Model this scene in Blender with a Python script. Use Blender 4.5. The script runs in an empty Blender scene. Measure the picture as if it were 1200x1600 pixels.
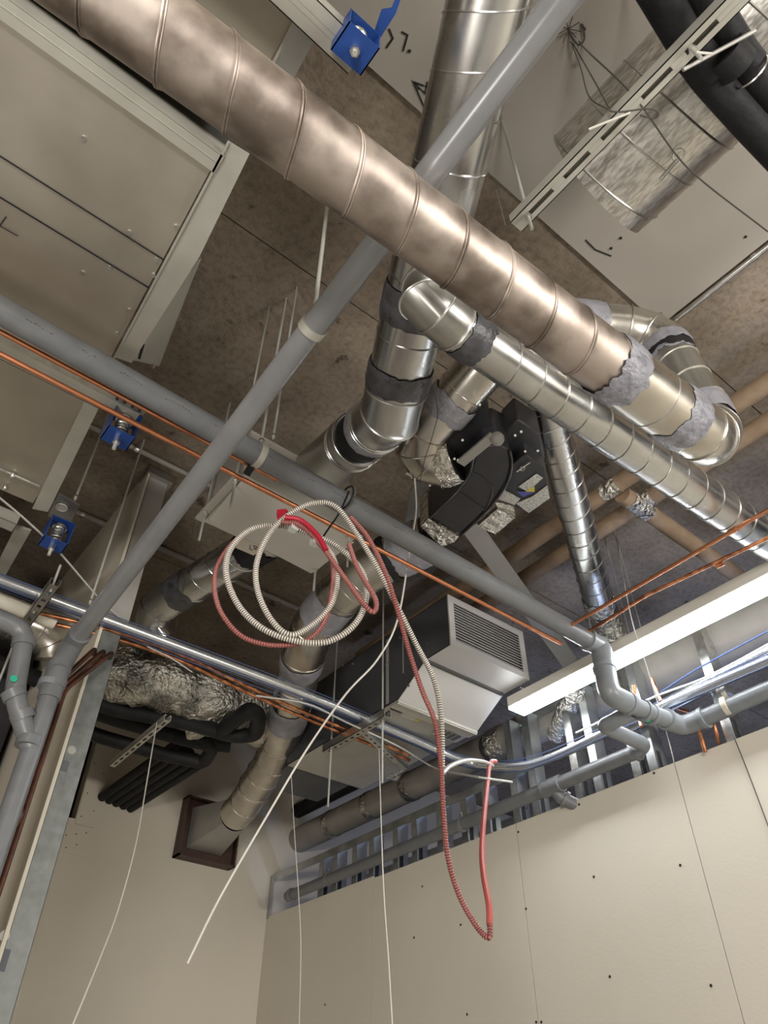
import bpy, math, random
from mathutils import Vector, Matrix, noise
random.seed(7)
SC = bpy.context.scene
COL = SC.collection
PI = math.pi
V = Vector
# ------------------------------------------------------------------ camera model
F = 1154.93; PITCH = math.radians(42.374); ROLL = math.radians(.3236); YAW = math.radians(-38.538)
CZ = 1.5
_cy, _sy = math.cos(YAW), math.sin(YAW)
FWD = V((-_sy*math.cos(PITCH), _cy*math.cos(PITCH), math.sin(PITCH)))
_r0 = V((_cy, _sy, 0)); _u0 = _r0.cross(FWD)
RIGHT = _r0*math.cos(ROLL) + _u0*math.sin(ROLL); UP = RIGHT.cross(FWD)
EYE = V((0, 0, CZ))
def ray(x, y): return FWD + RIGHT*((x-600)/F) - UP*((y-800)/F)
def Z(x, y, z):
    d = ray(x, y); return EYE + d*(z/d.z)
def PX(x, y, X):
    d = ray(x, y); return EYE + d*(X/d.x)
def PY(x, y, Y):
    d = ray(x, y); return EYE + d*(Y/d.y)
def PD(x, y, D):
    d = ray(x, y); return EYE + d*(D/math.hypot(d.x, d.y))
def W(x, y, z): return V((x, y, CZ+z))      # z measured from eye height
H = 2.70        # slab underside above the eye
XW = 2.95; YW = 5.0
# ------------------------------------------------------------------ mesh builder
def frame(t):
    t = t.normalized()
    a = V((0, 0, 1)) if abs(t.z) < .9 else V((1, 0, 0))
    u = t.cross(a).normalized(); v = t.cross(u).normalized()
    return u, v
class M:
    def __init__(s): s.v = []; s.f = []; s.c = []
    def add(s, vs, fs):
        n = len(s.v); s.c.append((list(vs), list(fs))); s.v += [V(p) for p in vs]; s.f += [tuple(i+n for i in f) for f in fs]
    def box(s, a, b):
        x0, y0, z0 = [min(p, q) for p, q in zip(a, b)]; x1, y1, z1 = [max(p, q) for p, q in zip(a, b)]
        s.add([(x0,y0,z0),(x1,y0,z0),(x1,y1,z0),(x0,y1,z0),(x0,y0,z1),(x1,y0,z1),(x1,y1,z1),(x0,y1,z1)],
              [(0,3,2,1),(4,5,6,7),(0,1,5,4),(1,2,6,5),(2,3,7,6),(3,0,4,7)])
    def bar(s, p, q, w, h, up=(0, 0, 1), off=0):
        p = V(p); q = V(q); t = (q-p).normalized(); up = V(up)
        sd = t.cross(up).normalized(); up = sd.cross(t).normalized()
        vs = []
        for c in (p, q):
            for a, b in ((-1,-1),(1,-1),(1,1),(-1,1)): vs.append(c+sd*(a*w/2)+up*(b*h/2+off))
        s.add(vs, [(0,1,2,3),(7,6,5,4),(0,4,5,1),(1,5,6,2),(2,6,7,3),(3,7,4,0)])
    def prism(s, pts, ext):
        n = len(pts); pts = [V(p) for p in pts]; ext = V(ext)
        s.add(pts+[p+ext for p in pts], [tuple(range(n)), tuple(range(2*n-1, n-1, -1))]+[(i, i+n, (i+1) % n+n, (i+1) % n) for i in range(n)])
    def tube(s, pts, r, seg=12, caps=True, rf=None, closed=False):
        pts = [V(p) for p in pts]; n = len(pts)
        if n < 2: return
        dirs = [(pts[(i+1) % n]-pts[i]).normalized() for i in range(n if closed else n-1)]
        u = None; vs = []
        for i in range(n):
            if closed: din, dout = dirs[i-1], dirs[i]
            else: din = dirs[max(0, i-1)]; dout = dirs[min(i, n-2)]
            t = (din+dout)
            t = t.normalized() if t.length > 1e-6 else dout
            if u is None: u, v = frame(din)
            else:
                u = (u-din*u.dot(din)).normalized(); v = din.cross(u).normalized()
            R = r[i] if isinstance(r, (list, tuple)) else r
            dn = din.dot(t); dn = dn if abs(dn) > .3 else .3
            for k in range(seg):
                a = 2*PI*k/seg
                rr = R*(rf(i, k) if rf else 1)
                q = (u*math.cos(a)+v*math.sin(a))*rr
                q = q - din*(q.dot(t)/dn)
                vs.append(pts[i]+q)
            if i < n-1 or closed:
                u = (u-dout*u.dot(dout)).normalized()
        fs = []
        for i in range(n if closed else n-1):
            j = (i+1) % n
            for k in range(seg):
                k2 = (k+1) % seg
                fs.append((i*seg+k, i*seg+k2, j*seg+k2, j*seg+k))
        if caps and not closed:
            fs.append(tuple(range(seg-1, -1, -1))); fs.append(tuple((n-1)*seg+k for k in range(seg)))
        s.add(vs, fs)
    def cyl(s, p, q, r, seg=16): s.tube([p, q], r, seg)
    def ring(s, c, n, R, r, seg=40, ts=6, din=None):
        n = V(n).normalized(); c = V(c); d = V(din).normalized() if din else n
        u, v = frame(d); pts = []
        for k in range(seg):
            a = 2*PI*k/seg; q = (u*math.cos(a)+v*math.sin(a))*R
            q = q-d*(q.dot(n)/d.dot(n)); pts.append(c+q)
        s.tube(pts, r, ts, closed=True)
    def helix(s, p, q, R, pitch, r, seg=28, ts=5, a0=0.):
        p = V(p); q = V(q); L = (q-p).length; t = (q-p)/L; u, v = frame(t)
        n = max(4, int(L/pitch*seg)); pts = []
        for i in range(n+1):
            x = L*i/n; a = a0+2*PI*x/pitch
            pts.append(p+t*x+(u*math.cos(a)+v*math.sin(a))*R)
        s.tube(pts, r, ts)
    def disc(s, c, n, r, seg=10, h=.002):
        n = V(n).normalized(); s.cyl(V(c), V(c)+n*h, r, seg)
    def ball(s, c, r, seg=10, sc=(1, 1, 1)):
        c = V(c); vs = []; fs = []; rings = seg//2+1
        for i in range(rings+1):
            th = PI*i/rings
            for k in range(seg):
                a = 2*PI*k/seg
                vs.append(c+V((r*sc[0]*math.sin(th)*math.cos(a), r*sc[1]*math.sin(th)*math.sin(a), r*sc[2]*math.cos(th))))
        for i in range(rings):
            for k in range(seg): fs.append((i*seg+k, (i+1)*seg+k, (i+1)*seg+(k+1) % seg, i*seg+(k+1) % seg))
        s.add(vs, fs)
    def build(s, name, mat, parent=None, base=None, angle=38, bevel=0):
        base = V(base) if base is not None else (V(parent.location) if parent else None)
        if base is None:
            lo = V([min(p[i] for p in s.v) for i in range(3)]); hi = V([max(p[i] for p in s.v) for i in range(3)])
            base = V(((lo.x+hi.x)/2, (lo.y+hi.y)/2, lo.z))
        me = bpy.data.meshes.new(name)
        me.from_pydata([tuple(p-base) for p in s.v], [], s.f)
        import bmesh
        bm = bmesh.new(); bm.from_mesh(me); bmesh.ops.recalc_face_normals(bm, faces=bm.faces); bm.to_mesh(me); bm.free()
        me.polygons.foreach_set('use_smooth', [True]*len(me.polygons))
        me.set_sharp_from_angle(angle=math.radians(angle))
        me.materials.append(mat); me.update()
        o = bpy.data.objects.new(name, me); COL.objects.link(o)
        if parent: o.parent = parent
        else: o.location = base
        if bevel:
            b = o.modifiers.new('bevel', 'BEVEL'); b.width = bevel; b.segments = 2; b.limit_method = 'ANGLE'; b.angle_limit = math.radians(40)
        return o
def tag(o, label, cat, group=None):
    o['label'] = label; o['category'] = cat
    if group: o['group'] = group
    return o
def struct(o): o['kind'] = 'structure'; return o
class T:            # a thing: an Empty with parts
    def __init__(s, name, label, cat, base, group=None):
        s.e = bpy.data.objects.new(name, None); COL.objects.link(s.e); s.e.location = V(base); s.e.empty_display_size = .05
        tag(s.e, label, cat, group); s.base = V(base)
    def part(s, name, m, mat, parent=None, label=None, each=False, **k):
        if not m.v: return None
        if each:
            for vs_, fs_ in m.c:
                q = M(); q.add(vs_, fs_); o = s.part(name, q, mat, parent, label, **k)
            return o
        o = m.build(name, mat, None, base=s.base, **k); o.location = (0, 0, 0); o.parent = parent or s.e
        if label: o['label'] = label
        return o
def solo(name, label, cat, m, mat, group=None, **k): return tag(m.build(name, mat, **k), label, cat, group)
def smooth(pts, n=8):
    pts = [V(p) for p in pts]; out = []
    P = [pts[0]*2-pts[1]]+pts+[pts[-1]*2-pts[-2]]
    for i in range(1, len(P)-2):
        for k in range(n):
            t = k/n; a, b, c, d = P[i-1], P[i], P[i+1], P[i+2]
            out.append(.5*((2*b)+(c-a)*t+(2*a-5*b+4*c-d)*t*t+(3*b-a-3*c+d)*t**3))
    out.append(pts[-1]); return out
def lerp(a, b, t): return V(a)*(1-t)+V(b)*t
# ------------------------------------------------------------------ materials
def mat(name, col, rough=.5, metal=0., col2=None, nscale=8., rvar=0., bump=0., bscale=60., detail=4., stretch=None, contrast=(.3, .7), spec=None):
    m = bpy.data.materials.new(name); m.use_nodes = True; nt = m.node_tree; N = nt.nodes; L = nt.links
    b = N['Principled BSDF']; b.inputs['Base Color'].default_value = (*col, 1); b.inputs['Roughness'].default_value = rough
    b.inputs['Metallic'].default_value = metal
    if spec is not None: b.inputs['Specular IOR Level'].default_value = spec
    tc = N.new('ShaderNodeTexCoord'); mp = N.new('ShaderNodeMapping'); L.new(tc.outputs['Object'], mp.inputs[0])
    if stretch: mp.inputs['Scale'].default_value = stretch
    if col2 or rvar:
        n = N.new('ShaderNodeTexNoise'); n.inputs['Scale'].default_value = nscale; n.inputs['Detail'].default_value = detail
        L.new(mp.outputs[0], n.inputs['Vector'])
        r = N.new('ShaderNodeValToRGB'); r.color_ramp.elements[0].position = contrast[0]; r.color_ramp.elements[1].position = contrast[1]
        r.color_ramp.elements[0].color = (*col, 1); r.color_ramp.elements[1].color = (*(col2 or col), 1)
        L.new(n.outputs['Fac'], r.inputs[0])
        if col2: L.new(r.outputs[0], b.inputs['Base Color'])
        if rvar:
            mr = N.new('ShaderNodeMapRange'); mr.inputs[1].default_value = .3; mr.inputs[2].default_value = .7
            mr.inputs[3].default_value = rough-rvar; mr.inputs[4].default_value = rough+rvar
            L.new(n.outputs['Fac'], mr.inputs[0]); L.new(mr.outputs[0], b.inputs['Roughness'])
    if bump:
        n2 = N.new('ShaderNodeTexNoise'); n2.inputs['Scale'].default_value = bscale; n2.inputs['Detail'].default_value = 5
        L.new(mp.outputs[0], n2.inputs['Vector'])
        bp = N.new('ShaderNodeBump'); bp.inputs['Strength'].default_value = bump; bp.inputs['Distance'].default_value = .01
        L.new(n2.outputs['Fac'], bp.inputs['Height']); L.new(bp.outputs[0], b.inputs['Normal'])
    return m
GALV = mat('galvanised_duct', (.50,.51,.51), .27, 1, (.68,.68,.67), 5, .07, bump=.012, bscale=14)
GALVD = mat('galvanised_dull', (.40,.40,.38), .36, 1, (.58,.57,.54), 6, .08, bump=.02, bscale=18)
NICK = mat('warm_galvanised', (.46,.43,.385), .28, 1, (.66,.63,.575), 6, .07, bump=.015, bscale=14)
BROWN = mat('weathered_duct', (.27,.225,.195), .50, 1, (.55,.48,.43), 8, .06, bump=.02, bscale=12, contrast=(.40,.60), detail=6)
SHEET = mat('duct_sheet_metal', (.42,.385,.325), .46, .8, (.52,.48,.41), 3, .06, bump=.03, bscale=9)
SHEETP = mat('flange_pale', (.44,.43,.38), .45, .5, (.54,.53,.475), 5, .05)
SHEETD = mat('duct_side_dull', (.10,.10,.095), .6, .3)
ZINC = mat('zinc_plated', (.62,.62,.60), .32, 1, (.78,.78,.75), 30, .06)
ROD = mat('rod_steel', (.46,.46,.43), .42, .25, bump=.15, bscale=300)
SCRAP = mat('scratched_duct', (.50,.48,.45), .36, 1, (.78,.76,.72), 55, .06, stretch=(2.2,.6,2.2), bump=.06, bscale=40, contrast=(.38,.6))
SEAL = mat('grey_duct_sealant', (.20,.20,.225), .42, 0, (.30,.30,.33), 20, .08, bump=.5, bscale=45)
SEALD = mat('dark_duct_sealant', (.035,.035,.038), .35, 0, (.09,.09,.10), 22, .1, bump=.6, bscale=45)
SEALP = mat('silver_sealant', (.17,.17,.20), .34, .0, (.33,.33,.37), 26, .1, bump=.6, bscale=50, stretch=(1,1,2.5))
BLACK = mat('black_rubber', (.012,.012,.013), .6, 0, (.022,.022,.024), 12, 0, bump=.2, bscale=60, spec=.2)
BLACKP = mat('black_plastic', (.02,.02,.023), .38, 0, (.04,.04,.045), 5)
PVC = mat('grey_pvc', (.128,.134,.142), .36, 0, (.158,.164,.172), 14, .05, bump=.02, bscale=80)
PVCL = mat('pale_grey_pvc', (.17,.185,.20), .35, 0, (.20,.215,.23), 14)
COPPER = mat('copper_pipe', (.80,.36,.20), .35, 1, (.62,.24,.12), 30, .08, stretch=(1,1,1))
COPPERD = mat('tarnished_copper', (.38,.15,.08), .38, 1, (.80,.36,.18), 24, .08, contrast=(.42,.62))
COPPERB = mat('dark_copper', (.035,.014,.010), .4, .4, (.13,.045,.022), 10)
BLUE = mat('blue_enamel', (.010,.045,.20), .4, .1, (.014,.058,.26), 15)
BLUEC = mat('blue_cable', (.035,.06,.15), .55)
WHITEC = mat('white_cable', (.42,.42,.40), .5)
WIRE = mat('string_white', (.62,.60,.55), .6)
WIRED = mat('dark_wire', (.05,.045,.04), .6)
MCW = mat('white_armoured_cable', (.62,.58,.52), .4, .25, (.72,.68,.62), 60)
MCR = mat('red_armoured_cable', (.17,.022,.022), .4, .2, (.28,.06,.055), 160)
MCG = mat('cable_groove_shade', (.16,.14,.12), .6)  # shade between the cable ribs, painted as a darker colour
MCRG = mat('red_cable_groove', (.30,.15,.13), .5)
BOXM = mat('box_grey_steel', (.50,.48,.445), .42, .3, (.58,.56,.52), 3, .05)
REDC = mat('red_smooth_cable', (.45,.10,.09), .4)
REDT = mat('red_tape', (.36,.01,.03), .45)
DRY = mat('plasterboard', (.62,.58,.495), .85, 0, (.66,.615,.53), 1.6, 0, bump=.05, bscale=90, detail=6)
DRYB = mat('plastered_wall', (.57,.52,.435), .85, 0, (.63,.58,.49), 1.1, 0, bump=.06, bscale=60, detail=6)
DRYE = mat('board_edge', (.62,.58,.48), .8)
WHITEP = mat('painted_ceiling', (.40,.37,.33), .8, 0, (.46,.425,.38), 1.3, 0, bump=.06, bscale=40, detail=6)
STUD = mat('stud_steel', (.50,.52,.52), .38, .9, (.64,.66,.65), 16, .08)
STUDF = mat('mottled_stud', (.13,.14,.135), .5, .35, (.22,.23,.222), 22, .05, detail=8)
DARK = mat('dark_void', (.01,.01,.011), .9)
INSUL = mat('grey_insulation_wrap', (.27,.25,.225), .7, 0, (.33,.305,.27), 8, 0, bump=.1, bscale=30)
TAN = mat('tan_insulation', (.27,.19,.125), .7, 0, (.36,.26,.175), 14, 0, bump=.15, bscale=30)
LAMPB = mat('lamp_body', (.62,.60,.54), .5)
GREYP = mat('grey_painted_steel', (.34,.33,.31), .5, .2, (.38,.37,.345), 4)
LOUV = mat('louver_grey', (.50,.49,.475), .45, .1)
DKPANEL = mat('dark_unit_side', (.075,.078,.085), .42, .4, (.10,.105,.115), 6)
UNITB = mat('unit_sheet', (.42,.41,.38), .42, .6, (.50,.49,.455), 5)
BEIGE = mat('beige_label', (.50,.44,.37), .6)
CREAM = mat('cream_trunking', (.58,.55,.46), .55)
WLAB = mat('label_white', (.60,.60,.56), .5, 0, (.20,.20,.20), 90, 0, contrast=(.5,.62), stretch=(1,4,1))
YLAB = mat('label_yellow', (.65,.52,.05), .5)
BLAB = mat('label_blue', (.08,.10,.35), .5)
GREENL = mat('label_green', (.02,.35,.22), .5)
BRWN = mat('fire_collar_brown', (.045,.022,.016), .5, 0, (.07,.035,.025), 10)
INK = mat('ink', (.02,.02,.02), .8)
DARKWALL = mat('far_wall', (.10,.10,.115), .9, 0, (.13,.13,.145), 2)
FLOORM = mat('floor_concrete', (.42,.41,.39), .85, 0, (.50,.49,.46), 2)
def foil_mat():
    m = mat('crumpled_foil', (.62,.60,.54), .24, 1, (.80,.78,.72), 9, .08, bump=1.0, bscale=40)
    m.node_tree.nodes['Bump'].inputs['Distance'].default_value = .03
    return m
FOIL = foil_mat()
FOILD = mat('dull_foil', (.25,.25,.23), .3, 1, (.75,.73,.66), 7, .08, bump=1.0, bscale=40, contrast=(.42,.60))
FOILD.node_tree.nodes['Bump'].inputs['Distance'].default_value = .03
def concrete():
    m = bpy.data.materials.new('rough_concrete'); m.use_nodes = True; nt = m.node_tree; N = nt.nodes; L = nt.links
    b = N['Principled BSDF']; b.inputs['Roughness'].default_value = .95; b.inputs['Specular IOR Level'].default_value = .2
    tc = N.new('ShaderNodeTexCoord')
    def nz(sc, det, rough=.6):
        n = N.new('ShaderNodeTexNoise'); n.inputs['Scale'].default_value = sc; n.inputs['Detail'].default_value = det; n.inputs['Roughness'].default_value = rough
        L.new(tc.outputs['Object'], n.inputs['Vector']); return n
    a = nz(1.1, 6); r = N.new('ShaderNodeValToRGB'); e = r.color_ramp.elements
    e[0].position = .34; e[0].color = (.17,.135,.10,1); e[1].position = .66; e[1].color = (.40,.335,.265,1)
    L.new(a.outputs['Fac'], r.inputs[0])
    c = nz(34, 5, .7); r2 = N.new('ShaderNodeValToRGB'); e = r2.color_ramp.elements
    e[0].position = .36; e[0].color = (.35,.33,.3,1); e[1].position = .56; e[1].color = (1,1,1,1)
    L.new(c.outputs['Fac'], r2.inputs[0])
    mx = N.new('ShaderNodeMix'); mx.data_type = 'RGBA'; mx.blend_type = 'MULTIPLY'; mx.inputs[0].default_value = .42
    L.new(r.outputs[0], mx.inputs[6]); L.new(r2.outputs[0], mx.inputs[7])
    d = nz(9, 3, .5); r3 = N.new('ShaderNodeValToRGB'); e = r3.color_ramp.elements
    e[0].position = .26; e[0].color = (.3,.27,.25,1); e[1].position = .34; e[1].color = (1,1,1,1)
    L.new(d.outputs['Fac'], r3.inputs[0])
    m2 = N.new('ShaderNodeMix'); m2.data_type = 'RGBA'; m2.blend_type = 'MULTIPLY'; m2.inputs[0].default_value = 1
    L.new(mx.outputs[2], m2.inputs[6]); L.new(r3.outputs[0], m2.inputs[7]); L.new(m2.outputs[2], b.inputs['Base Color'])
    bp = N.new('ShaderNodeBump'); bp.inputs['Strength'].default_value = .5; bp.inputs['Distance'].default_value = .01
    L.new(c.outputs['Fac'], bp.inputs['Height']); L.new(bp.outputs[0], b.inputs['Normal'])
    return m
CONC = concrete()
def emis(name, col, s):
    m = bpy.data.materials.new(name); m.use_nodes = True; b = m.node_tree.nodes['Principled BSDF']
    b.inputs['Base Color'].default_value = (.8,.8,.8,1); b.inputs['Emission Color'].default_value = (*col, 1); b.inputs['Emission Strength'].default_value = s
    return m
LED = emis('led_diffuser', (.95,.98,1.0), 34)
LED2 = emis('led_diffuser_warm', (1.0,.93,.82), 13)

# ================================================================== SETTING
m = M()
ys = [-4.0, -1.05, .66, 1.40, 2.30, 3.45, 4.40, 5.4]
for a, b in zip(ys[:-1], ys[1:]): m.box((-4, a+.003, CZ+H), (6.2, b-.003, CZ+H+.2))
m.box((-4, -4, CZ+H+.012), (6.2, 5.4, CZ+H+.21))
struct(m.build('ceiling', CONC))
m = M(); m.box((-4, -4, CZ+H-.012), (2.01, .66, CZ+H-.001))
struct(m.build('ceiling', WHITEP))
m = M(); m.box((-4, -4, -.1), (6.2, 5.4, 0)); struct(m.build('floor', FLOORM))
# back wall with two openings (slot beside the post, duct opening)
m = M(); ZT = CZ+H
def wallY(x0, x1, z0, z1, y=YW, t=.1): m.box((x0, y, z0), (x1, y+t, z1))
hx0, hx1, hz0, hz1 = 2.17, 2.60, CZ+1.63, CZ+2.03
sx0, sx1, sz0, sz1 = 1.35, 1.47, CZ+1.73, CZ+2.35
wallY(-4, sx0, 0, ZT); wallY(sx0, sx1, 0, sz0); wallY(sx0, sx1, sz1, ZT); wallY(sx1, hx0, 0, ZT)
wallY(hx0, hx1, 0, hz0); wallY(hx0, hx1, hz1, ZT); wallY(hx1, 6.2, 0, ZT)
struct(m.build('wall_back', DRYB))
m = M(); m.box((-4, YW+.35, 0), (6.2, YW+.4, ZT)); struct(m.build('wall_back', DARKWALL))
# patch boards and screws round the slot
m = M()
m.box((1.475, YW-.006, CZ+1.70), (1.60, YW-.0005, CZ+2.33)); m.box((1.36, YW-.006, CZ+1.52), (1.60, YW-.0005, CZ+1.695))
tp = struct(m.build('trim_1', DRYB))
m = M()
for x, z in ((1.5,1.75),(1.5,1.9),(1.57,1.8),(1.49,2.1),(1.57,2.05),(1.4,1.66),(1.44,1.62),(1.5,1.64),(1.52,1.58),(1.4,1.57),(1.56,1.66),(1.46,1.55)):
    m.disc((x, YW-.007, CZ+z), (0,-1,0), .004, 8)
struct(m.build('trim_1', INK))
# right wall: separate boards with a narrow gap
XT = CZ+.467*XW
seams = [YW-.001, 1.285*XW, .883*XW, .56*XW, .15*XW, -1.2, -4]
m = M()
for i, (a, b) in enumerate(zip(seams[:-1], seams[1:])):
    top = XT + (.012 if i == 0 else 0)
    m.box((XW, b+.002, 0), (XW+.013, a-.002, top))
wr = struct(m.build('wall_right', DRY))
m = M()
for x, y in ((660,1385),(975,1165),(905,1257),(720,1445),(928,1370),(1063,1352),(822,1420),(953,1526),(1111,1540),(823,1263),(647,1465),(508,1570),(730,1585),(1022,1208),(810,1300),(838,1597),(846,1597)):
    p = PX(x, y, XW); m.disc(p+V((-.0004,0,0)), (-1,0,0), .006, 8, .001)
sc = m.build('screw_heads', INK, None, base=wr.location); sc.location = (0,0,0); sc.parent = wr
# remaining shell
m = M(); m.box((6.1, -4, 0), (6.2, 5.4, ZT)); struct(m.build('wall_far', DARKWALL))
m = M(); m.box((-4.1, -4, 0), (-4, 5.4, ZT)); struct(m.build('wall_left', DRYB))
m = M(); m.box((-4, -4.1, 0), (6.2, -4, ZT)); struct(m.build('wall_front', DRYB))
# framing of the right wall
def stud_x(y, label, w=.04, z1=CZ+1.655, bright=False):
    m = M(); z0 = 0.0
    m.box((XW+.016, y, z0), (XW+.017, y+w, z1)); m.box((XW+.016, y, z0), (XW+.10, y+.0012, z1)); m.box((XW+.099, y, z0), (XW+.10, y+w, z1))
    t = T('steel_stud', label, 'stud', (XW+.05, y, 0), 'studs showing above the right-hand boards')
    t.part('stud_channel', m, ZINC if bright else STUD)
    m = M(); m.box((XW+.030, y-.0008, XT+.02), (XW+.06, y, XT+.10)); t.part('service_hole', m, DARK)
names = [(500,'first stud from the back corner, above the boards'),(522,'second stud from the back corner, above the boards'),(553,'narrow stud third from the back corner above the boards'),
 (580,'stud fourth from the back corner, above the corner board joint'),(618,'stud fifth from the back corner, left of the hanging string'),(648,'stud sixth from the back corner, right of the hanging string'),
 (688,'stud behind the hanging red and white cables'),(727,'bright-edged stud right of the hanging cables, left of the red loop'),(762,'stud behind the hanging red loop'),(808,'stud above the joint of the large cream board'),
 (838,'wide stud just left of the small pipe tee'),(905,'pale stud right of the small pipe tee'),(935,'wider stud two right of the small pipe tee'),(995,'bright sunlit-looking stud under the pipe clamp, left of the board joint'),
 (1020,'pair-like stud right of the bright one at the board joint'),(1140,'bright stud under the right-hand pipe clamp')]
for px, lb in names:
    y = PX(px, 1440-.39*(px-410)-25, XW).y
    stud_x(y, 'galvanised wall ' + lb.replace('sunlit-looking ', ''), .045, CZ+(1.655 if px < 800 else 1.95), px in (727, 905, 995, 1140))
m = M(); a = W(XW, YW-.01, 1.655); b = W(XW, 2.45, 1.655)
m.box((XW+.012, 2.45, CZ+1.62), (XW+.013, YW-.01, CZ+1.668)); m.box((XW+.012, 2.45, CZ+1.667), (XW+.105, YW-.01, CZ+1.669))
solo('wall_track', 'long galvanised head track over the studs beside the back corner', 'track', m, STUD)
m = M(); m.box((XW+.10, -1, CZ+1.93), (XW+.101, 2.6, CZ+2.0)); m.box((XW+.01, -1, CZ+1.99), (XW+.101, 2.6, CZ+1.992))
solo('wall_track', 'galvanised head track behind the light fitting, over the right-hand studs', 'track', m, STUD)
m = M(); m.box((XW-.002, YW-.035, XT), (XW+.014, YW-.001, CZ+1.66))
solo('edge_trim', 'dark grey vertical edge strip in the corner where the two walls meet', 'trim', m, GREYP)
for k, (px, w) in enumerate(((640, .55), (760, .5), (560, .45))):
    c = PX(px, 1250+(.0), XW).y
    m = M(); m.box((XW+.30, c-.25, CZ+1.45), (XW+.55, c+.30, CZ+1.56))
    for i in range(3): m.box((XW+.298, c-.25, CZ+1.475+i*.03), (XW+.30, c+.30, CZ+1.479+i*.03))
    solo('cable_tray', ['dull silver tray seen between studs below the first pipe clamp','short silver tray seen between studs behind the red loop','dull silver tray seen between the studs nearest the back corner'][k], 'tray', m, GALVD)

# partition end on the left (post, board, dark face)
YP = 2.80
xr = PY(171, 1056, YP).x; xl = PY(140, 1050, YP).x
m = M()
fw = xr-xl
m.box((xl, YP, 0), (xr, YP+.0015, CZ+1.78)); m.box((xl, YP, 0), (xl+.0015, YP+.05, CZ+1.78)); m.box((xr-.0015, YP, 0), (xr, YP+.05, CZ+1.78))
t = T('steel_post', 'wide galvanised steel post with punched holes at the end of the left partition', 'post', (xl, YP, 0))
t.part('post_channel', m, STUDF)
m = M(); p = PY(112, 1172, YP); m.disc(p+V((0,-.0005,0)), (0,-1,0), .016, 20, .001)
p = PY(7, 1462, YP); m.disc(p+V((0,-.0005,0)), (0,-1,0), .016, 20, .001)
t.part('round_knockout', m, GREYP)
m = M(); p = PY(101, 1197, YP); m.box((p.x-.016, YP-.001, p.z-.02), (p.x+.014, YP-.0003, p.z+.02)); t.part('square_knockout', m, DARKWALL); m = M(); p = PY(5, 1500, YP); m.box((p.x-.016, YP-.001, p.z-.03), (p.x+.014, YP-.0003, p.z+.03))
t.part('square_knockout', m, DARKWALL)
m = M(); m.box((xl-.014, YP-.004, 0), (xl-.002, YW-.01, CZ+H-.01)); wl = struct(m.build('wall_left', DRYB))
m = M(); m.box((xl-.0145, YP-.006, 0), (xl-.0015, YP-.004, CZ+1.80)); struct(m.build('trim_2', DRYE))
m = M(); m.box((xl+.002, YP+.01, CZ+1.80), (xl+.10, YP+.012, CZ+H-.02)); m.box((xl+.002, YP+.01, CZ+1.80), (xl+.0035, YP+.5, CZ+H-.02))
solo('upper_stud', 'dull dark stud rising to the slab above the galvanised post', 'stud', m, GREYP)
m = M(); m.box((xl-.02, YP-.02, CZ+H-.05), (xl+.12, YP+.09, CZ+H-.001)); solo('slab_bracket', 'small grey bracket fixed to the slab at the head of the dark stud', 'bracket', m, GALVD)

# ================================================================== BIG RECTANGULAR DUCT (top left)
zd = 1.95
def P2(x, y, z=zd): return Z(x, y, z)
def casing(name, label, xe, y0, y1, seamsY, flangew, hgt=.5, x0=-1.6, steps=()):
    t = T(name, label, 'duct', W((x0+xe)/2, (y0+y1)/2, zd))
    m = M(); q0 = P2(357, 219); q1 = P2(172, 560); m.prism([V((x0, y0, CZ+zd)), V((q0.x, y0, CZ+zd)), q1, V((q1.x-.005, y1, CZ+zd)), V((x0, y1, CZ+zd))], (0, 0, hgt)); t.part('casing', m, SHEET)
    m = M()
    for i, yy in enumerate(seamsY): m.box((x0, yy, CZ+zd-.004), (xe+(yy-y0)*.045-.004, yy+.003, CZ+zd-.0005))
    t.part('seam', m, DARK)
    return t
# unit 1: Y .25z .. .90z
X1 = .085*zd
t = casing('rectangular_duct', 'large flat-bottomed galvanised duct filling the upper left, behind the brown round duct', X1, .47*zd, .90*zd, [.632*zd, .688*zd], .05)
m = M()   # bright flange along X (angle), with a folded lip
m.box((-1.6, .447*zd, CZ+zd-.012), (X1, .473*zd, CZ+zd+.002)); m.box((-1.6, .446*zd, CZ+zd-.012), (X1, .4475*zd, CZ+zd+.05)); m.box((-1.6, .458*zd, CZ+zd-.0135), (X1-.01, .4585*zd, CZ+zd-.012))
t.part('edge_flange', m, SHEETP, label='pale folded flange along the duct edge')
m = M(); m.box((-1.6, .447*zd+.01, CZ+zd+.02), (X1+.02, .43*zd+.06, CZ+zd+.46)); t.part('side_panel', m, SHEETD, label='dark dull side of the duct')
# end flange along Y
m = M(); a = P2(356, 219); b = P2(178, 556); a2 = P2(390, 240); b2 = P2(232, 560)
m.prism([P2(356,219), P2(178,556), P2(206,566), P2(311,402), P2(390,240)], (0, 0, -.004)); m.prism([a+V((0,0,-.012)), b+V((0,0,-.012)), b+V((.006,0,-.012)), a+V((.006,0,-.012))], (0,0,.012))
t.part('end_flange', m, SHEETP, label='bright end strip of the duct')
m = M()   # tapered hood beyond the end flange, rising away
q0 = Z(311, 405, zd+.005); q1 = Z(204, 562, zd+.005); q2 = Z(247, 572, zd+.22); q3 = Z(313, 400, zd+.22)
m.prism([q0, q1, q2, q3], (.004, 0, .004)); t.part('tapered_hood', m, SHEETP)
m = M(); m.prism([Z(224,528,zd-.002), Z(215,560,zd-.002), Z(219,562,zd-.002), Z(226,540,zd-.002)], (0,0,.001)); t.part('slot', m, DARK)
m = M(); e0 = Z(313, 405, zd+.18); e1 = Z(240, 574, zd+.18); m.bar(e0, e1, .005, .012); t.part('hood_lip', m, SHEETP)
m = M()
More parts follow.
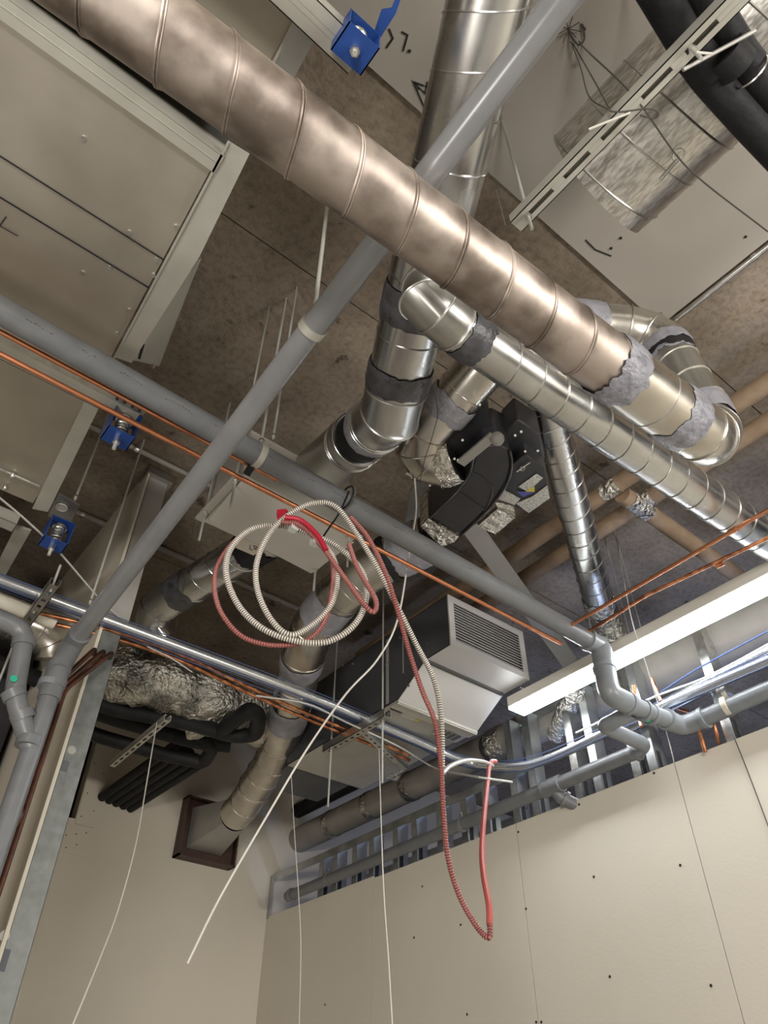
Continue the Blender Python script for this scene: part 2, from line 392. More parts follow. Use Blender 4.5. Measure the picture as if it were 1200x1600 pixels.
for x, y in ((131,216),(202,363),(244,406),(240,430),(202,485),(183,521),(275,354),(130,426),(172,418)):
    p = P2(x, y); m.disc(p, (0,0,-1), .007, 10, .004)
t.part('screw', m, ZINC, each=True)
m = M(); pts = [P2(0,352), P2(10,338)]; m.tube([p+V((0,0,-.003)) for p in pts], .0015, 5); m.tube([P2(0,352)+V((0,0,-.003)), P2(28,368)+V((0,0,-.003))], .0015, 5)
t.part('ink_mark', m, INK)
# unit behind the brown duct at top
t = T('rectangular_duct', 'galvanised flat duct at the top edge, above the brown round duct', 'duct', W(-.6, .3, zd))
m = M(); m.box((-1.6, -.6, CZ+zd+.01), (.072*zd, .42*zd, CZ+zd+.4)); t.part('casing', m, SHEET)
m = M(); a = P2(465, 22); b = P2(420, 112); a2 = P2(500, 46); b2 = P2(452, 135)
m.prism([a, b, b2, a2], (0, 0, -.003)); t.part('end_flange', m, GALVD, label='dull dark end strip')
m = M(); m.bar(a+V((0,0,-.004)), b+V((0,0,-.004)), .006, .008); t.part('flange_lip', m, SHEETP)
# hanger channel at top carrying it
def channel_T(name, label, p, q, w, h, slots, matl, up=(0,0,1), slot=(.028,.012), cat='channel', thick=.0025, group=None, start=.03, pitch=.05):
    """slotted U channel, slots in its underside"""
    p = V(p); q = V(q); L = (q-p).length; tt = (q-p)/L; upv = V(up); sd = tt.cross(upv).normalized(); upv = sd.cross(tt).normalized()
    m = M()
    m.bar(p+sd*(w/2-thick/2), q+sd*(w/2-thick/2), thick, h, up); m.bar(p-sd*(w/2-thick/2), q-sd*(w/2-thick/2), thick, h, up)
    base = -upv*(h/2-thick/2)
    sw = slot[1]
    for s_ in (-1, 1): m.bar(p+base+sd*s_*((w+sw)/4), q+base+sd*s_*((w+sw)/4), (w-sw)/2, thick, up)
    x = start; prev = 0
    for i in range(slots):
        if x+slot[0] > L-.01: break
        m.bar(p+base+tt*prev, p+base+tt*x, sw+.001, thick, up); prev = x+slot[0]; x += pitch
    m.bar(p+base+tt*prev, q+base, sw+.001, thick, up)
    for s_ in (-1, 1): m.bar(p+sd*s_*(w/2-.005)+upv*(h/2), q+sd*s_*(w/2-.005)+upv*(h/2), .010, thick, up)
    return solo(name, label, cat, m, matl, group)
def hanger(label, c, s=1.25, rod_len=.05, closed=False):
    """blue spring hanger: open blue frame, spring, washer, nut, bolt"""
    t = T('spring_hanger', label, 'hanger', c, 'blue spring hangers')
    c = V(c); w = .036*s; d = .030*s; h = .085*s; th = .003
    m = M(); m.box(c+V((-w,-d,-h/2)), c+V((w,d,-h/2+th))); m.box(c+V((-w,-d,h/2-th)), c+V((w,d,h/2)))
    m.box(c+V((-w,-d,-h/2)), c+V((-w+th,d,h/2))); m.box(c+V((w-th,-d,-h/2)), c+V((w,d,h/2)))
    if closed: m.box(c+V((-w,-d-th,-h/2)), c+V((w,-d,h/2)))
    t.part('housing', m, BLUE)
    m = M(); m.helix(c+V((0,0,-h/2+.01)), c+V((0,0,h/2-.02)), .016*s, .012*s, .0028*s, 16, 5); sp = t.part('spring', m, ZINC)
    m = M(); m.cyl(c+V((0,0,-h/2+.004)), c+V((0,0,-h/2+.010)), .022*s, 18); m.cyl(c+V((0,0,h/2-.022)), c+V((0,0,h/2-.016)), .022*s, 18); t.part('washer', m, ZINC, each=True)
    m = M(); m.cyl(c+V((0,0,-h/2-.018*s)), c+V((0,0,-h/2)), .010*s, 6); t.part('nut', m, ZINC)
    m = M(); m.cyl(c+V((0,0,-h/2-rod_len)), c+V((0,0,h/2)), .005*s, 8); t.part('bolt', m, ROD, each=True)
    return t
m = M(); c0 = Z(425, -40, zd-.03); c1 = Z(580, 82, zd-.03)
channel_T('hanger_channel', 'pale steel channel crossing the top edge and ending in a blue spring hanger', W(-.1, .235*zd, zd-.03), W(.15*zd, .243*zd, zd-.03), .07, .05, 0, SHEETP)
hanger('blue spring hanger box at the top of the picture, beside the white ceiling', Z(556, 66, zd-.07), 1.15, .03)
m = M(); m.prism([Z(582,58,zd), Z(596,15,zd), Z(612,12,zd), Z(625,-20,zd), Z(632,-18,zd), Z(618,22,zd), Z(590,66,zd)], (0,0,.004))
solo('blue_bracket', 'dark blue bent bracket behind the topmost blue spring hanger', 'bracket', m, BLUE)
# lower channel and second casing
channel_T('hanger_channel', 'long pale channel under the left duct ending at the middle blue spring hanger', W(-1.4, .925*zd, zd-.03), W(.185*zd, .915*zd, zd-.03), .075, .05, 0, SHEETP)
m = M(); m.bar(W(-1.4, .897*zd, zd-.055), W(.19*zd, .893*zd, zd-.055), .03, .003); m.bar(W(-1.4, .888*zd, zd-.045), W(.19*zd, .885*zd, zd-.045), .003, .03)
for x, y in ((215,607),(208,622),(198,608),(181,628),(184,608),(217,641)):
    pass
tA = T('steel_angle', 'slim steel angle with bolt holes running beside the long pale channel', 'angle', W(0, .9*zd, zd-.055)); tA.part('angle_bar', m, ZINC)
m = M()
for x, y in ((183,623),(174,640),(195,628),(207,635),(218,641)): m.disc(Z(x, y, zd-.057), (0,0,-1), .005, 8, .003)
tA.part('bolt_hole', m, INK, each=True)
hanger('blue spring hanger box in the middle left, at the end of the long channel', Z(190, 668, zd-.10))
t = T('rectangular_duct', 'second galvanised duct at the left edge below the copper pipes', 'duct', W(-.6, 2.1, zd+.01))
m = M(); m.box((-1.6, .93*zd, CZ+zd+.012), (.125*zd, 1.285*zd, CZ+zd+.5)); t.part('casing', m, SHEET)
m = M(); a = P2(133, 625); a2 = P2(157, 632); b = P2(50, 795); b2 = P2(75, 800); m.prism([a, a2, b2, b], (0,0,.01)); t.part('end_flange', m, SHEETP)
m = M(); a = P2(0, 733); b = P2(62, 760); m.cyl(a, b, .005, 8); t.part('tie_bar', m, ZINC)
m = M(); m.ball(P2(20, 743), .012, 8); m.ball(P2(8, 762), .010, 8); t.part('bolt', m, ZINC, each=True)
channel_T('hanger_channel', 'pale channel at the left edge ending at the lowest blue spring hanger', W(-1.2, 1.34*zd, zd-.02), W(.118*zd, 1.345*zd, zd-.02), .06, .05, 0, SHEETP)
hanger('lowest blue spring hanger box at the left, above the slotted channel', Z(89, 835, zd-.08))
t = T('rectangular_duct', 'third galvanised duct at the left edge below the lowest blue hanger', 'duct', W(-.6, 2.8, zd+.01))
m = M(); m.box((-1.6, 1.38*zd, CZ+zd+.012), (.0, 1.62*zd, CZ+zd+.5)); t.part('casing', m, SHEET)
m = M(); m.prism([P2(25,822), P2(48,830), P2(5,905), P2(-14,900)], (0,0,.01)); t.part('end_flange', m, SHEETP)
m = M(); m.prism([Z(92,770,zd+.03), Z(124,790,zd+.03), Z(108,822,zd+.03), Z(75,806,zd+.03)], (0,0,.004))
t = T('fixing_plate', 'grey square plate with an oval hole next to the lowest blue hanger', 'plate', Z(100,796,zd+.03)); t.part('plate', m, GALVD)
m = M(); m.ring(Z(96,793,zd+.026), (0,0,1), .022, .003, 20, 5); m.disc(Z(96,793,zd+.029), (0,0,-1), .02, 16, .002); t.part('grommet', m, GREYP)

# ================================================================== ROUND DUCTS
def axis_seams(m, p, q, R, pitch, r=.0022, a0=0., tilt=.05):
    """spiral lock seam as tilted raised hoops, `pitch` apart"""
    p = V(p); q = V(q); L = (q-p).length; t = (q-p)/L; u, v = frame(t)
    m.helix(p, q, R+.0006, pitch, r, 30, 5, a0)
def band(m, p, q, R, jag=.010, seg=48, thick=.003, seed=0.):
    p = V(p); q = V(q); t = (q-p).normalized(); u, v = frame(t); L = (q-p).length; vs = []; n = 7
    for j in range(n):
        for k in range(seg):
            a = 2*PI*k/seg; e = (u*math.cos(a)+v*math.sin(a))
            s_ = L*j/(n-1)
            if j in (0, n-1): s_ += jag*(.8*noise.noise(e*2.2+V((seed+j,0,0)))+.55*noise.noise(e*9+V((seed+j,3,0))))
            th = thick*(0.2 if j in (0, n-1) else 1+.5*noise.noise(e*5+V((seed,j*.9,0))))
            vs.append(p+t*s_+e*(R+th))
    fs = [(j*seg+k, j*seg+(k+1) % seg, (j+1)*seg+(k+1) % seg, (j+1)*seg+k) for j in range(n-1) for k in range(seg)]
    m.add(vs, fs)
def mitre_rings(m, pts, R, r=.003, idx=None):
    for i in range(1, len(pts)-1):
        if idx and i not in idx: continue
        a = (V(pts[i])-V(pts[i-1])).normalized(); b = (V(pts[i+1])-V(pts[i])).normalized()
        m.ring(pts[i], (a+b), R+.0005, r, 40, 6, din=a)

# ---- brown long duct
zb = 1.50; Yb = .352*zb
e0 = Z(372, 231, zb)
def yz(a, b): # tangent angles -> centre Y, R
    t0, t1 = math.atan(a), math.atan(b); c = (t0+t1)/2; R_ = zb/math.cos(c)*math.sin((t1-t0)/2); return zb*math.tan(c), R_
RBR = .0775
P_A = W(-.6, .575, zb); 
ln = lambda X: V((X, .5559-.0206*X, CZ+1.5+.0357*X))
pa = ln(-.75); pb = ln(1.50)
t = T('round_duct', 'long brown-tinged round duct running diagonally across the whole picture', 'duct', lerp(pa, pb, .5))
m = M(); m.tube([pa, pb], RBR, 64); body = t.part('duct_body', m, BROWN)
m = M()
px_s = [(-20,-120),(83,25),(232,42+20),(322,130),(415,160),(508,235),(592,290),(672,345),(745,405),(818,455),(880,500)]
u_d = (pb-pa).normalized()
L0 = (pb-pa).length
# spiral lock seam: pitch .135 m
m.helix(pa, pb-u_d*.30, RBR+.001, .1365, .0030, 40, 6, 1.2)
m.helix(pa+u_d*.006, pb-u_d*.30, RBR+.0005, .1365, .0020, 40, 6, 1.2)
t.part('spiral_seam', m, BROWN)
e1 = pb+u_d*.05
m = M(); m.tube([pb-u_d*.31, pb-u_d*.005], RBR+.005, 56); t.part('sleeve', m, NICK, label='cleaner pale steel sleeve')
m = M(); m.ring(pb-u_d*.17, u_d, RBR+.004, .003, 40, 6); m.ring(pb-u_d*.30, u_d, RBR+.004, .002, 40, 6); t.part('sleeve_bead', m, GALVD, each=True)
m = M(); band(m, pb-u_d*.37, pb-u_d*.28, RBR+.005, .022, seed=3, thick=.004); t.part('sealant', m, SEALP, each=True, label='first grey sealant band, torn edge')
m = M(); band(m, pb-u_d*.105, pb-u_d*.02, RBR+.006, .022, seed=9, thick=.004); t.part('sealant', m, SEALP, each=True, label='second grey sealant band near the elbow')
rp = [Z(1124, 641, 1.60), Z(1117, 621, 1.68)]
el = [pb-u_d*.01, pb+u_d*.035, pb+u_d*.085+V((0,0,.015)), pb+u_d*.118+V((0,0,.055)), pb+u_d*.128+V((0,0,.12))]
m = M(); m.tube(el, [RBR+.004]*4+[RBR-.004], 48); t.part('elbow', m, NICK)
m = M(); mitre_rings(m, el, RBR+.004, .003); t.part('elbow_bead', m, GALVD, each=True)
top = V((el[-1].x-.015, el[-1].y+.02, CZ+2.0))
RR = .078
ris = [el[-1], lerp(el[-1], top, .12), top]
m = M(); m.tube(ris, RR, 44); t.part('riser', m, GALVD)
m = M(); m.helix(ris[1], top, RR+.001, .105, .0028, 36, 5, 2.); t.part('riser_seam', m, SHEETP)
m = M(); band(m, el[-1]-V((0,0,.03)), lerp(el[-1], top, .16), RR+.003, .015, seed=5); band(m, lerp(el[-1], top, .86), top, RR, .02, seed=6); t.part('sealant', m, SEAL, each=True)
up = [top, top+V((-.005,.005,.045)), top+V((-.04,.025,.10)), top+V((-.10,.065,.125)), top+V((-.17,.11,.125)), top+V((-.42,.26,.12))]
m = M(); m.tube(up, RR+.003, 44); t.part('elbow', m, NICK)
m = M(); mitre_rings(m, up, RR+.004, .003); t.part('elbow_bead', m, GALVD, each=True)
m = M(); band(m, lerp(up[0],up[1],-.1), up[1], RR+.006, .02, seed=2); band(m, up[4], lerp(up[4], up[5], .45), RR+.005, .01, seed=8); t.part('sealant', m, SEAL, each=True)
m = M(); band(m, top-V((0,0,.035)), top+V((0,0,.004)), RR+.004, .03, seed=11, thick=.002); t.part('black_tape', m, BLACK, label='torn black tape at the top of the riser')

# ---- trunk duct
R3 = .102
tp_ = [Z(790, -110, 2.12), Z(628, 545, 1.95), Z(609, 648, 1.95)]
mit = tp_[2]; endb = PY(497, 735, 1.90); dirb = (endb-mit).normalized()
t = T('round_duct', 'shiny galvanised round trunk duct coming down from the top centre behind the brown duct', 'duct', lerp(tp_[0], mit, .5))
m = M(); m.tube([tp_[0], mit, mit+dirb*.12], R3, 56); t.part('duct_body', m, GALV)
dt = (mit-tp_[0]).normalized(); LT = (mit-tp_[0]).length
m = M()
m.helix(tp_[0], mit-dt*.95, R3+.001, .125, .0024, 36, 5, .4)
for s_ in (.82, .50, .10): m.ring(mit-dt*s_, dt, R3+.001, .0028)
m.ring(mit-dt*.305, dt, R3+.001, .002)
mitre_rings(m, [tp_[0], mit, endb], R3+.001, .0035)
m.ring(mit+dirb*.115, dirb, R3+.002, .003); m.ring(mit+dirb*.10, dirb, R3+.002, .0025)
t.part('seam_bead', m, GALV, each=True)
m = M(); band(m, mit-dt*.47, mit-dt*.36, R3+.003, .015, seed=21, thick=.004); t.part('sealant', m, SEALD, each=True, label='upper dark sealant band below the crossing')
m = M(); band(m, mit-dt*.20, mit-dt*.115, R3+.003, .012, seed=25, thick=.004); t.part('sealant', m, SEALD, each=True, label='lower dark sealant band above the elbow')
m = M(); band(m, mit+dirb*.115, mit+dirb*.165, R3+.002, .010, seed=28, thick=.003); t.part('sealant', m, SEALP, each=True)
m = M(); m.tube([mit+dirb*.12, mit+dirb*.28], R3-.004, 44); t.part('flexible_joint', m, BLACK, label='black flexible joint')
m = M(); m.tube([mit+dirb*.262, mit+dirb*.34, endb], R3+.004, 48); t.part('collar', m, GALVD)
m = M(); m.ring(mit+dirb*.264, dirb, R3+.004, .003); m.ring(mit+dirb*.33, dirb, R3+.005, .004); m.ring(mit+dirb*.345, dirb, R3+.005, .003); t.part('collar_bead', m, GALV, each=True)

# ---- shiny straight duct below the brown one
z2 = 1.85; R2 = .071
R2 = .072
d2a = Z(711, 510, 1.83); d2b = Z(1200, 845, 1.90); d2b = d2a+(d2b-d2a)*1.25; dd = (d2b-d2a).normalized()
z2 = 1.80
pts = [Z(690, 425, z2+.30), Z(670, 455, z2+.10), Z(668, 470, z2+.04), Z(684, 486, z2+.02), d2a, d2b]
t = T('round_duct', 'narrower bright galvanised duct running beneath and alongside the brown duct to the right edge', 'duct', lerp(d2a, d2b, .5))
m = M(); m.tube(pts[:5], R2+.003, 44); t.part('elbow', m, GALVD)
m = M(); mitre_rings(m, pts, R2+.004, .0035); t.part('elbow_bead', m, ZINC, each=True)
m = M(); m.tube([d2a, d2b], R2, 52); t.part('duct_body', m, GALV)
m = M(); m.helix(d2a+dd*.15, d2b, R2+.001, .105, .0022, 36, 5, 3.6); t.part('spiral_seam', m, GALVD)
m = M(); band(m, d2a+dd*.02, d2a+dd*.10, R2+.002, .012, seed=31, thick=.004); t.part('sealant', m, SEALD, each=True)

# ---- warm duct dropping into the fan
z4 = 2.20; R4 = .094
pts = [Z(800, 520, z4+.1), Z(700, 635, z4), Z(664, 672, z4-.02), Z(657, 700, z4-.04), Z(668, 718, z4-.06), Z(690, 724, z4-.07), Z(712, 716, z4-.07)]
t = T('round_duct', 'warm silver round duct with a grey band turning into the black fan', 'duct', pts[1])
m = M(); m.tube(pts, R4, 48); t.part('duct_body', m, NICK)
m = M(); mitre_rings(m, pts, R4+.001, .003)
m.ring(lerp(pts[0], pts[1], .78), pts[1]-pts[0], R4+.001, .003); t.part('seam_bead', m, NICK, each=True)
m = M(); band(m, lerp(pts[0], pts[1], .86), lerp(pts[1], pts[2], .3), R4+.004, .014, seed=41, thick=.003); t.part('sealant', m, SEAL, each=True)
m = M(); band(m, lerp(pts[5], pts[6], -.2), pts[6], R4+.002, .014, seed=43, thick=.006); t.part('foil_wrap', m, FOIL, each=True, label='crumpled foil wrap')

# ---- slim dark duct at the right
z5 = 2.3; R5 = .075
p5a = Z(852, 625, 2.40); p5b = Z(934, 935, 2.22); p5c = Z(965, 1010, 2.15)
t = T('round_duct', 'slim spiral duct descending from behind the bright duct towards the light fitting', 'duct', lerp(p5a, p5b, .5))
m = M(); m.tube([p5a, p5b], R5, 44); t.part('duct_body', m, GALV)
m = M(); m.helix(p5a, p5b, R5+.001, .085, .0024, 36, 5); t.part('spiral_seam', m, GALVD)
m = M(); d5 = (p5b-p5a).normalized(); band(m, p5b-d5*.02, p5b+d5*.08, R5+.002, .012, seed=51, thick=.005); t.part('foil_wrap', m, FOIL, each=True)
m = M(); n = 44; fp = [lerp(p5b, p5c, k/n) for k in range(n+1)]; m.tube(fp, [R5*(1.03 if k % 2 else .97) for k in range(n+1)], 28); t.part('flexible_end', m, FOILD)

# ---- duct from box to back left
z6 = 2.12; R6 = .088
a6 = V((1.165, 2.22, CZ+z6)); pts = [a6, Z(281, 926, z6), Z(246, 950, z6-.01), Z(236, 975, z6-.06), Z(248, 1000, z6-.12)]
t = T('round_duct', 'dark galvanised duct leaving the grey box towards the lower left', 'duct', pts[1])
m = M(); m.tube(pts, R6, 44); t.part('duct_body', m, GALV)
m = M(); mitre_rings(m, pts, R6+.001, .003)
d6 = (pts[1]-pts[0]).normalized(); L6 = (pts[1]-pts[0]).length
m.helix(pts[0]+d6*.2, pts[1], R6+.001, .12, .0024, 36, 5); t.part('seam_bead', m, GALV, each=True)
m = M(); m.tube([a6+d6*.0, a6+d6*.05], R6+.006, 44); m.ring(a6+d6*.05, d6, R6+.006, .003); m.ring(a6+d6*.035, d6, R6+.007, .003); m.ring(a6+d6*.02, d6, R6+.007, .003); t.part('collar', m, ZINC)
m = M(); band(m, a6+d6*.06, a6+d6*.20, R6+.003, .03, seed=61, thick=.006); t.part('black_wrap', m, BLACK)
m = M(); band(m, lerp(pts[0], pts[1], .86), lerp(pts[1], pts[2], .1), R6+.002, .02, seed=63, thick=.003); t.part('sealant', m, SEALD, each=True)

# ---- long duct from fan outlet to back wall
R7 = .108
pts = [Z(672, 842, 2.13), Z(630, 862, 2.12), Z(580, 890, 2.08), Z(530, 930, 2.04), Z(490, 978, 2.0), Z(474, 1022, 1.98), Z(446, 1135, 1.93), Z(427, 1186, 1.90), Z(400, 1228, 1.86), Z(386, 1252, 1.84)]
pe = PY(368, 1272, 4.48); pts += [pe]
t = T('round_duct', 'tall dull round duct running down behind the coiled cables into the back wall opening', 'duct', pts[6])
m = M(); m.tube(pts, R7, 52, caps=False); t.part('duct_body', m, NICK)
m = M(); mitre_rings(m, pts, R7+.001, .003, idx=(3,4,5,7,8,9))
for f_ in (.35, .78): m.ring(lerp(pts[5], pts[6], f_), pts[6]-pts[5], R7+.001, .003)
m.ring(lerp(pts[7], pts[8], .5), pts[8]-pts[7], R7+.001, .0025); m.ring(lerp(pts[6], pts[7], .45), pts[7]-pts[6], R7+.001, .003)
m.ring(lerp(pts[2], pts[3], .6), pts[3]-pts[2], R7+.001, .003); m.ring(lerp(pts[2], pts[3], .3), pts[3]-pts[2], R7+.001, .003)
t.part('seam_bead', m, NICK, each=True)
m = M(); band(m, lerp(pts[5], pts[6], .02), lerp(pts[5], pts[6], .16), R7+.003, .012, seed=71); t.part('sealant', m, SEAL, each=True, label='grey sealant band below the cable coil')
m = M(); band(m, lerp(pts[5], pts[6], .62), lerp(pts[5], pts[6], .92), R7+.003, .012, seed=72); t.part('sealant', m, SEAL, each=True, label='grey sealant band below the copper pipes')
m = M(); band(m, lerp(pts[3], pts[4], .1), lerp(pts[3], pts[4], .75), R7+.002, .012, seed=73); band(m, lerp(pts[0], pts[1], .2), lerp(pts[1], pts[2], .2), R7+.002, .012, seed=75); t.part('sealant', m, SEAL, each=True)
m = M(); band(m, lerp(pts[1], pts[2], .3), lerp(pts[1], pts[2], .5), R7+.004, .012, seed=74); t.part('black_band', m, BLACK)
m = M()   # round-to-square end
cen = V((2.365, YW-.06, CZ+1.83)); dn = (cen-pe).normalized(); u, v = frame(dn); N_ = 32; vs = []
for k in range(N_):
    a = 2*PI*k/N_; vs.append(pe+(u*math.cos(a)+v*math.sin(a))*R7)
sq = []
for k in range(N_):
    q = vs[k]-pe; xx, zz = q.x, q.z; s_ = max(abs(xx), abs(zz)); sq.append(cen+V((xx/s_*.135, 0, zz/s_*.135)))
m.add(vs+sq, [(k, (k+1) % N_, N_+(k+1) % N_, N_+k) for k in range(N_)]); t.part('square_end', m, GREYP, label='grey round-to-square end piece')
m = M(); x0, x1, z0, z1 = hx0, hx1, hz0, hz1; yy0, yy1 = YW-.10, YW+.12
m.box((x0, yy0, z0), (x0+.012, yy1, z1)); m.box((x1-.012, yy0, z0), (x1, yy1, z1)); m.box((x0, yy0, z0), (x1, yy1, z0+.012)); m.box((x0, yy0, z1-.012), (x1, yy1, z1)); m.box((x0, yy0+.05, z0), (x1, yy0+.055, z1))
solo('wall_sleeve', 'dark brown square sleeve framing the duct opening in the back wall', 'sleeve', m, BRWN)

# ---- small duct at far left
pts = [Z(-60, 935, 2.0), Z(20, 968, 2.0), Z(62, 985, 2.0), Z(88, 1005, 1.97), Z(86, 1030, 1.9)]
t = T('round_duct', 'short galvanised duct elbow at the left edge behind the grey drain pipes', 'duct', pts[1])
m = M(); m.tube(pts, .10, 44); t.part('duct_body', m, NICK); m = M(); mitre_rings(m, pts, .101, .003); t.part('seam_bead', m, ZINC, each=True)

# ---- off-cut duct upper right
zo = 2.40; RO = .205; XO = 1.19
a = W(XO, -.75, zo); b = W(XO, .395, zo)
t = T('round_duct', 'large scratched round duct length lying over the slotted channel at upper right', 'duct', lerp(a, b, .5))
m = M(); m.tube([a, b], RO, 72, caps=False); m.tube([b, a], RO-.004, 72, caps=False); t.part('duct_body', m, SCRAP)
m = M(); m.helix(a, b, RO+.001, .136, .0035, 44, 5, 1.0); t.part('spiral_seam', m, GALVD)

# ================================================================== BOX, FAN, AIR UNIT
zx = 2.0
t = T('duct_box', 'grey painted sheet metal box hanging behind the coiled cables', 'box', W(1.1, 2.07, zx))
bx0, bx1, by0, by1 = .832, 1.375, 1.925, 2.222
m = M(); m.box((bx0, by0, CZ+zx), (bx1, by1, CZ+zx+.30)); t.part('box_body', m, BOXM)
m = M(); m.prism([Z(325,812,zx-.004), Z(381,747,zx-.004), Z(553,848,zx-.004), Z(486,896,zx-.004)], (0,0,.003)); t.part('bottom_plate', m, BOXM)
m = M(); m.bar(W(bx0-.02, by0-.02, zx+.012), W(bx0-.02, by1+.02, zx+.012), .035, .003); m.bar(W(bx0-.01, by0-.02, zx+.004), W(bx1+.02, by0-.02, zx+.004), .03, .003); t.part('hanging_rail', m, SHEETP)
m = M(); m.box((bx0+.02, by0-.004, CZ+zx+.02), (bx1, by0-.001, CZ+zx+.16)); t.part('front_strip', m, SHEETP)
p = Z(399, 856, zx-.01); m = M(); m.prism([Z(375,838,zx-.008), Z(412,858,zx-.008), Z(396,868,zx-.008), Z(368,856,zx-.008)], (0,0,.003)); lb = t.part('paper_tag', m, BEIGE, label='beige tag with a handwritten mark')
m = M()
for st in ([(391,852),(390,858),(395,860)], [(396,852),(399,858)], [(398,853),(402,855),(400,859),(396,857)]):
    m.tube([Z(x, y, zx-.010) for x, y in st], .0014, 5)
t.part('handwriting', m, INK, lb)

# black fan
zf = 2.08
def F7(x, y, z=zf): return Z(630+x/4.8, 620+y/4.8, z)
t = T('extract_fan', 'black box fan with curved housing and white stickers, behind the grey pipe', 'fan', F7(600, 600, zf+.05))
out = [(200,905),(330,780),(430,670),(500,570),(530,450),(600,375),(700,350),(800,400),(815,500),(790,620),(720,740),(600,880),(430,1040)]
m = M(); m.prism([F7(x, y) for x, y in out], (0,0,.22)); t.part('volute_housing', m, BLACKP, bevel=.012)
m = M(); m.tube(smooth([F7(x, y)+V((0,0,-.001)) for x, y in out[:7]], 5), .006, 8); m.tube(smooth([F7(x, y)+V((0,0,-.001)) for x, y in out[7:]], 5), .006, 8)
m.tube([F7(430,720), F7(610,845)], .005, 8); m.tube(smooth([F7(540,570), F7(620,630), F7(670,690), F7(640,800), F7(610,845)], 5), .004, 8)
t.part('housing_rib', m, BLACKP)
m = M(); m.prism([F7(x, y, zf-.004) for x, y in ((130,975),(190,915),(415,1050),(385,1090),(290,1125))], (0,0,.17)); t.part('outlet_collar', m, FOIL, label='foil covered outlet')
m = M(); m.prism([F7(x, y, zf+.1) for x, y in ((340,240),(600,10),(640,60),(655,330),(420,560),(300,520))], (0,0,.14)); t.part('side_plate', m, BLACKP)
m = M(); m.bar(F7(430,500,zf-.005), F7(680,290,zf-.005), .04, .01); m.ball(F7(705,315,zf-.01), .028, 12); t.part('mounting_arm', m, GREYP)
m = M()
for x, y in ((445,325),(412,475),(385,465),(310,625),(200,665),(575,60),(840,290),(885,262),(915,410),(1010,405)): m.cyl(F7(x, y, zf-.006), F7(x, y, zf+.02), .005, 8)
t.part('bolt', m, ZINC, each=True)
m = M(); m.prism([F7(x, y, zf+.10) for x, y in ((760,270),(860,170),(1030,280),(1060,420),(1060,620),(800,640),(790,400))], (0,0,.14)); t.part('motor_cover', m, BLACKP, bevel=.008)
m = M(); m.prism([F7(x, y, zf+.03) for x, y in ((785,530),(920,430),(1060,540),(1110,765),(950,872),(700,770))], (0,0,.12)); cb = t.part('control_box', m, BLACKP, bevel=.004)
m = M(); m.prism([F7(x, y, zf+.026) for x, y in ((865,675),(1000,578),(1048,610),(935,712))], (0,0,.002)); m.prism([F7(x, y, zf+.026) for x, y in ((845,800),(975,745),(1080,665),(1100,760),(942,872))], (0,0,.002)); m.prism([F7(x, y, zf+.026) for x, y in ((700,765),(748,692),(880,765),(835,812))], (0,0,.002))
t.part('sticker', m, WLAB, cb, label='white printed stickers')
m = M(); m.prism([F7(x, y, zf+.025) for x, y in ((915,712),(985,672),(985,712))], (0,0,.001)); t.part('sticker', m, YLAB, cb, label='yellow warning triangle')
m = M(); m.prism([F7(x, y, zf+.0255) for x, y in ((850,710),(915,712),(985,715),(900,752))], (0,0,.001)); t.part('sticker', m, BLAB, cb, label='blue sticker')
m = M(); m.prism([F7(x, y, zf+.01) for x, y in ((560,968),(708,840),(842,905),(692,1032))], (0,0,.02)); m.prism([F7(x, y, zf+.02) for x, y in ((690,790),(830,820),(842,905),(708,840))], (0,0,.004)); t.part('silver_plate', m, FOIL, label='silver plate with dark smears')
m = M(); m.bar(F7(850,560,zf+.02), F7(950,490,zf+.02), .006, .006); m.ring(F7(892,538,zf+.022), (0,0,1), .010, .003, 16, 5); t.part('latch', m, ZINC)
m = M(); m.prism([Z(632,826,2.3), Z(640,770,2.3), Z(655,748,2.3), Z(668,752,2.3), Z(674,812,2.3)], (0,0,.02)); t.part('mounting_plate', m, GREYP)
m = M(); m.tube(smooth([F7(20,570), F7(60,590), F7(95,615), F7(60,600)], 5), .006, 6); t.part('cable_gland', m, ZINC)

# air handling unit with louver
Ux0, Ux1 = 2.125, 2.665; zl = 1.90; zt = 2.19; Yl = 2.16; Ym = 2.335; zu = 1.775; Yu = 2.545
t = T('air_unit', 'dark-sided air unit with a pale louvered grille, right of the red and white cables', 'air unit', W(2.4, 2.6, zu))
m = M()
sid = [(Yl, zl), (Ym, zl), (Yu, zu), (3.55, zu), (3.55, zt), (Yl, zt)]
for X in (Ux0, Ux1):
    m.prism([V((X, y, CZ+z)) for y, z in sid], (.003, 0, 0))
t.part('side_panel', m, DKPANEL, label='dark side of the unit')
m = M(); m.prism([W(Ux0,Yl,zl), W(Ux1,Yl,zl), W(Ux1,Ym,zl), W(Ux0,Ym,zl)], (0,0,.003))
m.prism([W(Ux0,Ym,zl), W(Ux1,Ym,zl), W(Ux1,Yu,zu), W(Ux0,Yu,zu)], (0,0,.003)); t.part('tapered_panel', m, LOUV)
m = M(); m.bar(W(Ux0+.01,Ym,zl-.006), W(Ux1-.01,Ym,zl-.006), .018, .012); t.part('joint_rail', m, SHEETD)
m = M(); cA = W(Ux0+.0,Yl,zl-.0015); 
m.add([W(Ux0+.03,Yl+.002,zl-.002), W(Ux1,Ym-.01,zl-.002), W(Ux0,Ym-.02,zl-.002)], [(0,1,2)])
